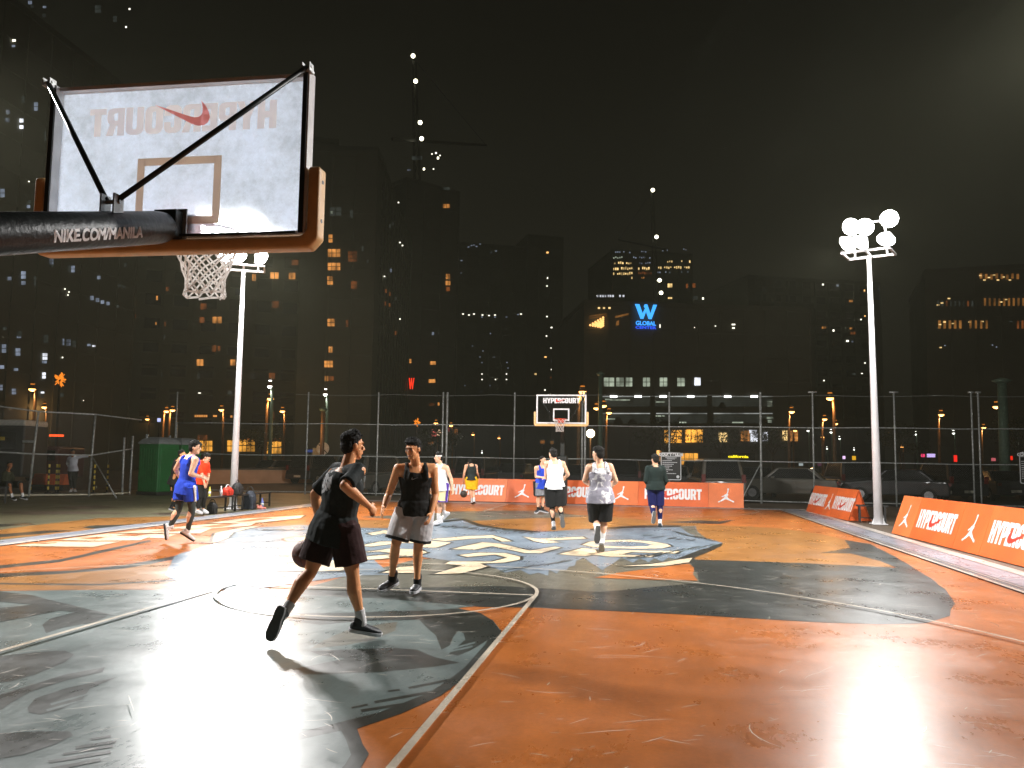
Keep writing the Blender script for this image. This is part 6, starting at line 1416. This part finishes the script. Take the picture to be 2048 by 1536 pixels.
# ---- tower cranes with lamps
def crane(lamps, D, label, jib):
    pts = [AtD(x, y, D) for x, y in lamps]; b = AtD(lamps[-1][0]+6, 900, D); b.z = 0
    t = thing("tower_crane", b, label, "crane", "tower cranes")
    m = MB(); top = pts[0]; base = Vector((b.x, b.y, 0)); d = top-base
    s = 1.0; n_ = 24
    for cx, cy in ((-s, -s), (s, -s), (s, s), (-s, s)): m.bar(base+Vector((cx, cy, 0)), top+Vector((cx*.3, cy*.3, 0)), .18, .18)
    for i in range(n_):
        a, c = base+d*(i/n_), base+d*((i+1)/n_); k0, k1 = 1-.7*i/n_, 1-.7*(i+1)/n_
        m.bar(a+Vector((-s*k0, -s*k0, 0)), c+Vector((s*k1, -s*k1, 0)), .1, .1); m.bar(a+Vector((s*k0, -s*k0, 0)), c+Vector((-s*k1, -s*k1, 0)), .1, .1)
    m.build("mast", M_strut, t)
    m = MB(); j = base+d*.80
    m.bar(j, j+jib*.8, .4, .5); m.bar(j, j-jib*.25, .5, .6); m.bar(top, j+jib*.8, .08, .08); m.build("jib", M_strut, t)
    for p in pts:
        m = MB(); m.ball(p-FWD*1.6, .42 if D < 200 else .5, 10, 6); m.build("lamp", LIT['S'], t, True)
    return t
crane([(828, 118), (833, 168), (842, 250), (845, 282)], 168, "tall tower crane with four white lamps left of the middle", Vector((14, 18, 5)))
crane([(1303.5, 383), (1311, 476), (1317, 562), (1320, 587)], 222, "tower crane with lamps in front of the lit office tower", Vector((-12, 20, 8)))
# ------------------------------------------------------------------ street lamps, cars, trees beyond the fence
M_lpole = mat("brown_lamp_pole", (.20, .105, .04, 1), .55, 0, .2, 4); M_shade = mat("brown_lamp_shade", (.14, .065, .025, 1), .5); M_gpole = mat("dark_green_mast", (.10, .16, .11, 1), .6)
AMB = glow("sodium_lamp", S(255, 176, 92), 7.0); WHT = glow("white_street_lamp", S(245, 246, 235), 5.0)
LAMPS = [  # px, py of the lamp, side the pole stands on (+1 right, -1 left), warm?
 (65,778,1,1,"over the left end of the leaning fence"), (89,814,1,1,"behind the leaning fence pipe, bright"), (333,822,-1,1,"above the portable toilets, right of the pair"), (345,820,-1,1,"above the portable toilets, topmost"), (295,838,1,1,"small, left of the portable toilet roof"),
 (443,819,1,1,"just left of the floodlight pole"), (437,843,1,1,"small, between toilets and floodlight pole"), (461,849,-1,1,"behind the left floodlight pole"), (541,797,-1,1,"large, high, right of the left floodlight pole"), (565,822,1,1,"large, second right of the left floodlight pole"), (574,847,1,1,"small, under the second large one"), (597,841,1,1,"small, thin pole, left of the thick pole"),
 (833,868,-1,1,"above the head of the young man in black vest"), (727,860,1,1,"right of the runner's head"), (872,846,1,1,"small, above the pink signs"), (902,851,1,1,"small, right of the twin fence posts"), (946,869,1,1,"tiny, left of the far hoop, warm"), (998,876,1,1,"tiny, left of the far hoop, nearer to it"), (1165,783,-1,1,"peeping over the far backboard"), (1193,816,1,1,"left of the three right of the far backboard"), (1207,811,-1,1,"top of the three right of the far backboard"), (1218,825,-1,1,"large, right one of the three by the far backboard"),
 (1583,823,-1,1,"alone, between two fence posts on the right"), (1660,796,1,1,"highest, left of the right floodlight pole"), (1649,838,-1,1,"on a bright orange pole left of the right floodlight pole"), (1671,847,-1,1,"on a thick orange pole left of the right floodlight pole"), (1590,861,-1,1,"small, in front of the lit shop"), (1645,874,1,1,"small, left of the two orange poles"), (1882,829,-1,1,"on a thick orange pole at the right"), (1993,813,1,1,"largest, near the right edge"), (1967,855,-1,1,"beside the banner arm at the right"), (1945,887,1,1,"small, left of the twin posts at the right"), (1804,894,1,1,"small, right of the right floodlight pole"), (540,772,1,0,"white, left of the thick pole"),
 (1662,864,1,0,"white, between the orange poles"), (1616,861,1,0,"white, right of the lit shop"), (1679,877,1,0,"tiny white, right of the orange poles"), (1654,897,1,0,"white, lower, left of the floodlight pole"), (1708,899,1,0,"tiny white, next to the floodlight pole"), (1831,868,1,0,"white, right of the floodlight pole"), (1907,866,1,0,"white, left of the dim lattice"), (964,905,1,0,"white flat lantern left of the far hoop"), (651,788,1,0,"white, above the thick pole")]
def lamp(px, py, side, warm, where, H=6.5):
    hy = hor(px); D = F_PX*(H-CAM_H)/(hy-py); D = max(45, min(D, 190))
    c = AtD(px, py, D); rt = Vector((RIGHT.x, RIGHT.y, 0)).normalized(); k = .78 if warm else .5
    t = thing("street_lamp", Vector((c.x, c.y, 0)), ("sodium" if warm else "") and f"amber street lamp, {where}" or f"white street lamp, {where}", "street lamp", "street lamps beyond the fence")
    p = c+rt*side*.34*k; p.z = 0
    m = MB(); m.tube([p, p+Z*(c.z*.5), p+Z*(c.z-.1)], [.14, .125, .10], 10); m.tube([p+Z*(c.z-.25), p+Z*(c.z+.30)-rt*side*.1, c+Z*.42], [.06, .05, .05], 8); m.build("lamp_post", M_lpole if warm else M_gpole, t, True)
    m = MB(); m.tube([c+Z*.55, c+Z*.42, c+Z*.30, c+Z*.28, c+Z*.12, c+Z*.0], [.10*k, .20*k, .20*k, .16*k, .30*k, .46*k], 16); m.build("lamp_shade", M_shade, t, True)
    m = MB(); m.ell(c-Z*.03, (Vector((.34*k, 0, 0)), Vector((0, .34*k, 0)), Z*.15), 14, 8); m.build("bulb", AMB if warm else WHT, t, True)
    m = MB(); m.tube([c+Z*.32, c+Z*.40], .205*k, 12); m.build("lamp_glass", glow("lamp_collar_glow", S(255, 150, 50), .8) if warm else WHT, t, True)
    if D < 110:
        li = bpy.data.lights.new("lamp_light", 'POINT'); li.energy = 140 if warm else 50; li.color = (1, .52, .18) if warm else (1, .95, .85); li.shadow_soft_size = .15
        lo = bpy.data.objects.new("lamp_light", li); COL.objects.link(lo); lo.location = c-Z*.35
for a in LAMPS: lamp(*a)
# globe lamp right of the far hoop
c = AtD(1181, 867, 62); b = Vector((c.x, c.y, 0)); t = thing("globe_lamp", b, "glowing round globe lamp right of the far hoop post", "street lamp")
m = MB(); m.tube([b, c], [.07, .06], 10); m.build("lamp_post", M_lpole, t, True); m = MB(); m.ball(c, .30, 16, 10); m.build("globe", glow("globe_lamp_glow", S(255, 226, 170), 12.0), t, True)
for px, y0, D, w, lb in ((1200, 750, 58, .17, "dark green mast left of the car park decks"), (2010, 765, 48, .30, "thick dark green mast at the right edge"), (643, 822, 60, .17, "thick brown pole with an unlit lamp, above the runner")):
    b = AtD(px, 930, D); b.z = 0; h = AtD(px, y0, D).z
    t = thing("tall_mast", b, lb, "mast"); m = MB(); m.tube([b, b+Z*h], [w, w*.8], 12); m.build("pole", M_gpole if px != 643 else M_lpole, t, True)
    m = MB(); m.tube([b+Z*.0, b+Z*.5], [w*1.4, w*1.3], 12); m.build("pole_base", M_gpole, t, True)
    m = MB(); m.tube([b+Z*h, b+Z*(h+.15), b+Z*(h+.3)], [w*1.0, w*1.8, w*.4], 12); m.build("pole_cap", M_gpole, t, True)
    if px == 643:
        li = bpy.data.lights.new("lamp_light", 'POINT'); li.energy = 90; li.color = (1, .52, .18); li.shadow_soft_size = .15; lo = bpy.data.objects.new("lamp_light", li); COL.objects.link(lo); lo.location = b+Vector((-.9, -.9, h*.8))
# round no-turn sign
c = AtD(646, 897, 62); t = thing("road_sign", Vector((c.x, c.y, 0)), "round white no-turn sign behind the runner's head", "road sign")
rt = Vector((RIGHT.x, RIGHT.y, 0)).normalized(); fb_ = Vector((rt.y, -rt.x, 0))
m = MB(); m.tube([Vector((c.x, c.y, 0)), c], .04, 8); m.build("post", M_fpost, t); m = MB(); m.tube([c+fb_*.05, c+fb_*.09], .46, 24); m.build("sign_disc", mat("sign_white", (.6, .6, .58, 1), .5), t)
m = MB(); m.bar(c+fb_*.1-rt*.3+Z*.3, c+fb_*.1+rt*.3-Z*.3, .07, .01, tuple(fb_)); m.bar(c+fb_*.1-Z*.3, c+fb_*.1+Z*.15, .08, .01, tuple(fb_)); m.build("sign_symbol", M_black, t)
c = AtD(633, 903, 62); t = thing("road_sign", Vector((c.x, c.y, 0)), "small square pale sign beside the round no-turn sign", "road sign")
m = MB(); m.box(c+fb_*.05, (.26, .02, .26), (rt, fb_, Z)); m.build("sign_plate", mat("sign_tan", (.4, .36, .25, 1), .5), t); m = MB(); m.tube([Vector((c.x, c.y, 0)), c], .03, 8); m.build("post", M_fpost, t)

# ---- star lantern (Christmas parol) decorations
LITO = glow("lantern_orange", S(255, 140, 36), 1.1)
for px, py, D, r, lb in ((120, 760, 62, .52, "orange glowing star lantern high at the left"), (834, 845, 88, .42, "small orange star lantern above the young man in black vest")):
    c = AtD(px, py, D); t = thing("star_lantern", c, lb, "lantern", "star lanterns"); m = MB(); rg_ = random.Random(px)
    for i in range(46):
        a = rg_.uniform(0, 6.28); l = r*(.35+.65*abs(math.cos(a*2.5))**.6)*rg_.uniform(.6, 1); d_ = rt*math.cos(a)+Z*math.sin(a)*1.15+fb_*rg_.uniform(-.4, .4)
        m.bar(c+d_*l*.25, c+d_*l, .05, .05)
    m.build("glowing_ray", LITO, t); b = Vector((c.x, c.y, 0)); m = MB(); m.bar(b, Vector((c.x, c.y, c.z)), .12, .12); m.build("lantern_post", M_black, t)

# ---- cars in the lot
M_glassd = mat("dark_car_glass", (.012, .012, .013, 1), .12, 0, .1); M_tyre = mat("tyre_rubber", (.015, .015, .015, 1), .8); M_hub = mat("wheel_rim", (.3, .3, .3, 1), .35, .7); M_tail = mat("tail_lamp_red", (.10, .008, .006, 1), .3); M_tailg = glow("tail_lamp_lit", S(255, 50, 20), 1.2)
M_head = mat("headlamp_glass", (.5, .5, .5, 1), .15); M_headg = glow("headlamp_lit", S(255, 226, 190), 9.0); M_plate = mat("number_plate", (.5, .48, .38, 1), .5)
def car_paint(name, col): return mat(name, col, .28, .1, .04, 2, coat=.6)
def car(kind, paint, label, lit=''):
    """a car at the origin, nose towards +X"""
    L_, W_, Hh = {'sedan': (4.5, .87, 1.45), 'suv': (4.6, .92, 1.78), 'van': (4.9, .93, 1.98)}[kind]
    t = thing("parked_car", (0, 0, 0), label, "car", "cars parked beyond the fence"); a = L_/2
    lo = [(-a, .30), (-a, .62), (-a+.08, .92), (a-1.25, .98), (a-.2, .84), (a, .66), (a-.02, .30)]
    if kind == 'sedan': lo[2] = (-a+.1, .95)
    m = MB(); rings = []
    for y, k in ((-W_, .94), (-W_*.96, 1.0), (W_*.96, 1.0), (W_, .94)): rings.append([Vector((x*(.985 if k < 1 else 1), y, .30+(z-.30)*k)) for x, z in lo])
    m.loft(rings); b = bevel(m.build("body", paint, t), .05, 2)
    for p in b.data.polygons: p.use_smooth = False
    cab = {'sedan': [(-a+.55, .93), (-a+1.15, Hh), (.35, Hh), (a-1.3, .95)], 'suv': [(-a+.10, .93), (-a+.42, Hh), (.55, Hh), (a-1.2, .96)], 'van': [(-a+.06, .93), (-a+.22, Hh), (1.0, Hh), (a-.9, .96)]}[kind]
    m = MB(); m.loft([[Vector((x, s*(W_*.92 - (z-.93)*.16), z)) for x, z in cab] for s in (-1, 1)]); bevel(m.build("cabin", paint, t), .05, 2)
    def inset(q, k): 
        c = sum(q, Vector())/len(q); return [c+(p-c)*k for p in q]
    for s in (-1, 1):
        q = inset([Vector((x, s*(W_*.92-(z-.93)*.16+.006), z)) for x, z in cab], .84); m = MB(); m.add(q, [(0, 1, 2, 3)]); m.build("side_window", M_glassd, t)
    for (x0, z0), (x1, z1), e, nm in ((cab[0], cab[1], -1, "rear_window"), (cab[3], cab[2], 1, "windscreen")):
        n_ = Vector((-(z1-z0), 0, x1-x0)).normalized()*-1; n_ = n_ if n_.x*e > 0 else -n_
        q = inset([Vector((x0, -(W_*.90), z0)), Vector((x0, W_*.90, z0)), Vector((x1, W_*.92-(z1-.93)*.16, z1)), Vector((x1, -(W_*.92-(z1-.93)*.16), z1))], .86)
        m = MB(); m.add([p+n_*.012 for p in q], [(0, 1, 2, 3)]); m.build(nm, M_glassd, t)
    for x in (-a+.85, a-.85):
        for s in (-1, 1):
            m = MB(); m.tube([(x, s*(W_-.2), .32), (x, s*(W_+.012), .32)], .32, 18); w = m.build("wheel", M_tyre, t)
            m = MB(); m.tube([(x, s*(W_+.005), .32), (x, s*(W_+.022), .32)], .19, 12); r_ = m.build("rim", M_hub, None); r_.parent = w
    for s in (-1, 1):
        m = MB(); m.box((a-.06, s*W_*.74, .72), (.07, .17, .075)); m.build("headlight", M_headg if 'h' in lit else M_head, t)
        m = MB(); m.box((-a+.03, s*W_*.86, .80 if kind == 'sedan' else 1.0), (.045, .08, .07 if kind == 'sedan' else .16)); m.build("tail_light", M_tailg if 't' in lit else M_tail, t)
        m = MB(); m.box((a-1.75, s*(W_+.07), 1.0), (.07, .08, .06)); m.build("wing_mirror", paint, t)
    for e in (-1, 1):
        m = MB(); m.box((e*(a+.012), 0, .48), (.012, .24, .06)); m.build("number_plate", M_plate, t)
    return t
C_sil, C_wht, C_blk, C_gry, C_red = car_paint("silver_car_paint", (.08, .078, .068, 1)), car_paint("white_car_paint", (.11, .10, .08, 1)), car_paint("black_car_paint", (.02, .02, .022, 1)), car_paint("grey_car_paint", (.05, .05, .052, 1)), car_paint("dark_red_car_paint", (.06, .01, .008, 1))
def park(t, px, D, yaw):
    b = AtD(px, 940, D); t.location = (b.x, b.y, -.03); t.rotation_euler = (0, 0, yaw)
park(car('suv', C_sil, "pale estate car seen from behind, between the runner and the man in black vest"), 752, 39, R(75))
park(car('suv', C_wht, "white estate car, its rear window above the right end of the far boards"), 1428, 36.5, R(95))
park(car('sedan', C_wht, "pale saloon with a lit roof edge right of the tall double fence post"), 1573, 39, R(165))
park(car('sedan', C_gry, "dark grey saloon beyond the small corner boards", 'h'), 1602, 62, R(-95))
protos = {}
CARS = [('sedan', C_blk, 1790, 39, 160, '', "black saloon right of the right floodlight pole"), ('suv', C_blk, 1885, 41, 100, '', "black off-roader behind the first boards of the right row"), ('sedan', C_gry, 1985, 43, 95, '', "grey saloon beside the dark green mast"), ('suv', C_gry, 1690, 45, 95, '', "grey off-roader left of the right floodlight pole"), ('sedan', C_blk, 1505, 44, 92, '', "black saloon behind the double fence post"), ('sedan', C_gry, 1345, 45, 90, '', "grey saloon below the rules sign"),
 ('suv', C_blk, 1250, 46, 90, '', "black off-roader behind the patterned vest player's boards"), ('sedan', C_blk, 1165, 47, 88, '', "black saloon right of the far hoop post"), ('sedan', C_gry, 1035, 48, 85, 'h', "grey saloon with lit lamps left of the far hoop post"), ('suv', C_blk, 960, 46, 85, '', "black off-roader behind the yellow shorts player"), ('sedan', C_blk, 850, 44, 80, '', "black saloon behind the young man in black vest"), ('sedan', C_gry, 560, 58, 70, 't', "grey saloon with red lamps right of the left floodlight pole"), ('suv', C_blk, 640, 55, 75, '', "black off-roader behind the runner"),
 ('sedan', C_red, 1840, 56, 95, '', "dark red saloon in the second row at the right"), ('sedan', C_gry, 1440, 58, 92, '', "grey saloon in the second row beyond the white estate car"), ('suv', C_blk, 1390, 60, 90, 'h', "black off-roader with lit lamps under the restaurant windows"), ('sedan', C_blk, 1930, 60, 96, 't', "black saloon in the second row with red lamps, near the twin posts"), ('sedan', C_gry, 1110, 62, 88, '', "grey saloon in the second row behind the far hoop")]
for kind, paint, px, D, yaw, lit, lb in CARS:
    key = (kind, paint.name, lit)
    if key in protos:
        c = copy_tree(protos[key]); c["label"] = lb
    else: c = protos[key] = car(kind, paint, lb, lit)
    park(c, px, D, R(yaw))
# bus at the left edge
b = AtD(-30, 900, 46); b.z = -.03; t = thing("coach", b, "dark coach with a pale roof end at the left edge", "bus")
m = MB(); m.box(b+Z*1.75, (2.75, 1.2, 1.35), (rt, fb_, Z)); bevel(m.build("body", M_black, t), .15, 3)
m = MB(); m.box(b+Z*3.22, (2.72, 1.15, .17), (rt, fb_, Z)); bevel(m.build("roof", mat("pale_coach_roof", (.62, .60, .52, 1), .6), t), .12, 3)
m = MB(); m.box(b+Z*2.3+fb_*1.205, (2.3, .01, .45), (rt, fb_, Z)); m.build("side_window", M_glassd, t)
for k in (-1.6, 1.7):
    m = MB(); m.tube([b+rt*k+fb_*.9+Z*.48, b+rt*k+fb_*1.22+Z*.48], .48, 18); m.build("wheel", M_tyre, t)
m = MB(); m.box(AtD(57, 883, 44.5), (.30, .02, .06), (rt, fb_, Z)); m.build("name_plate", mat("chrome_plate", (.6, .62, .62, 1), .4, .5), t)
m = MB(); m.box(AtD(5, 877, 44.6), (.11, .02, .09), (rt, fb_, Z)); m.build("yellow_sticker", M_ypost, t)
b = AtD(112, 905, 52); b.z = -.03; t = thing("red_van", b, "dark red van with glowing orange roof light behind the leaning fence", "van")
m = MB(); m.box(b+Z*1.15, (1.0, 1.6, .95), (rt, fb_, Z)); bevel(m.build("body", C_red, t), .15, 3); m = MB(); m.box(AtD(113, 871, 50.2), (.40, .06, .06), (rt, fb_, Z)); m.build("roof_light", glow("van_roof_light", S(255, 86, 36), 1.6), t)
m = MB(); m.box(b+Z*1.55+fb_*1.605, (.8, .01, .3), (rt, fb_, Z)); m.build("windscreen", M_glassd, t)
for k in (-.75, .75):
    m = MB(); m.tube([b+rt*k+fb_*1.1+Z*.33, b+rt*k*1.3+fb_*1.1+Z*.33], .33, 14); m.build("wheel", M_tyre, t)
# low planter wall lit by the street lamps
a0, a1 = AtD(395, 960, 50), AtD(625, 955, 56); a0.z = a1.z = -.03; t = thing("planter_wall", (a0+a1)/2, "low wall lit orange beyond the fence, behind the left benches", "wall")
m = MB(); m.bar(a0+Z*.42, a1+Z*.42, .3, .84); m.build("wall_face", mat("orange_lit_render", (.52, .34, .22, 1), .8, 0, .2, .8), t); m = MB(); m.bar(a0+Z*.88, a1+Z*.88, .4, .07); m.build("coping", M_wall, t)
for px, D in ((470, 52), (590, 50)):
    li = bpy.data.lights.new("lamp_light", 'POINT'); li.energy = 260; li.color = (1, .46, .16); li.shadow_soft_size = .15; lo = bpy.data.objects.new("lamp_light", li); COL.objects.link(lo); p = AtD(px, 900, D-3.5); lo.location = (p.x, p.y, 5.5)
# trees
M_leaf = mat("dark_leaf", (.045, .055, .022, 1), .7, 0, .5, 3); M_bark = mat("tree_bark", (.06, .045, .03, 1), .9, 0, .3, 6)
def tree(px, D, h, r, label):
    b = AtD(px, 940, D); b.z = -.03; rg_ = random.Random(px); t = thing("street_tree", b, label, "tree", "trees beyond the car park")
    m = MB(); m.tube([b, b+Z*h*.3+Vector((.1, 0, 0)), b+Z*h*.55], [.16, .12, .08], 8)
    tips = []
    for i in range(7):
        a = i*.9; q = b+Z*h*.55+Vector((math.cos(a)*r*.6, math.sin(a)*r*.6, h*(.12+.05*(i % 3)))); m.tube([b+Z*h*(.4+.02*i), b+Z*h*.55+(q-b-Z*h*.55)*.5, q], [.07, .05, .02], 6); tips.append(q)
    m.build("trunk", M_bark, t, True)
    m = MB()
    cl = [(rg_.choice(tips)+Vector((rg_.gauss(0, .35), rg_.gauss(0, .35), rg_.gauss(.1, .3)))*r*.8, rg_.uniform(.25, .5)*r) for _ in range(22)]
    for c, rr in cl:
        for _ in range(46):
            d_ = Vector((rg_.gauss(0, 1), rg_.gauss(0, 1), rg_.gauss(0, .7))).normalized()*rr*rg_.random()**.4; p = c+d_; s = rg_.uniform(.09, .18)
            u1 = Vector((rg_.gauss(0, 1), rg_.gauss(0, 1), rg_.gauss(0, 1))).normalized(); v1 = u1.orthogonal().normalized()
            m.quad(p-u1*s, p+v1*s*.5, p+u1*s, p-v1*s*.5)
    m.build("crown", M_leaf, t, fix=False)
for a in ((1440, 100, 6.5, 2.6, "dark leafy tree in front of the restaurant windows, left one"), (1545, 100, 6.2, 2.4, "dark leafy tree in front of the shop windows"), (1800, 88, 6.0, 2.4, "dark leafy tree right of the right floodlight pole"), (2040, 82, 7.0, 2.6, "leafy tree lit amber at the right edge"), (520, 95, 5.5, 2.2, "dark leafy tree before the lit shop front left"), (885, 90, 5.5, 2.0, "dark leafy tree under the pink signs"), (1330, 96, 6.5, 2.6, "dark leafy tree before the restaurant, behind the rules sign")): tree(*a)
# ---- thin haze added round the whole scene to lift the blacks
hz = MB(); hz.box((0, 120, 119), (640, 330, 120.2))
hm_ = bpy.data.materials.new("black_lift_haze"); hm_.use_nodes = True; hn = hm_.node_tree; hn.nodes.remove(hn.nodes["Principled BSDF"])
pvn = hn.nodes.new("ShaderNodeVolumePrincipled"); pvn.inputs["Color"].default_value = (.95, .95, .66, 1); pvn.inputs["Density"].default_value = .00042; pvn.inputs["Anisotropy"].default_value = .25
hn.links.new(pvn.outputs[0], hn.nodes["Material Output"].inputs["Volume"])
tag(hz.build("haze", hm_), kind="stuff")
bpy.data.scenes.remove(_bench)
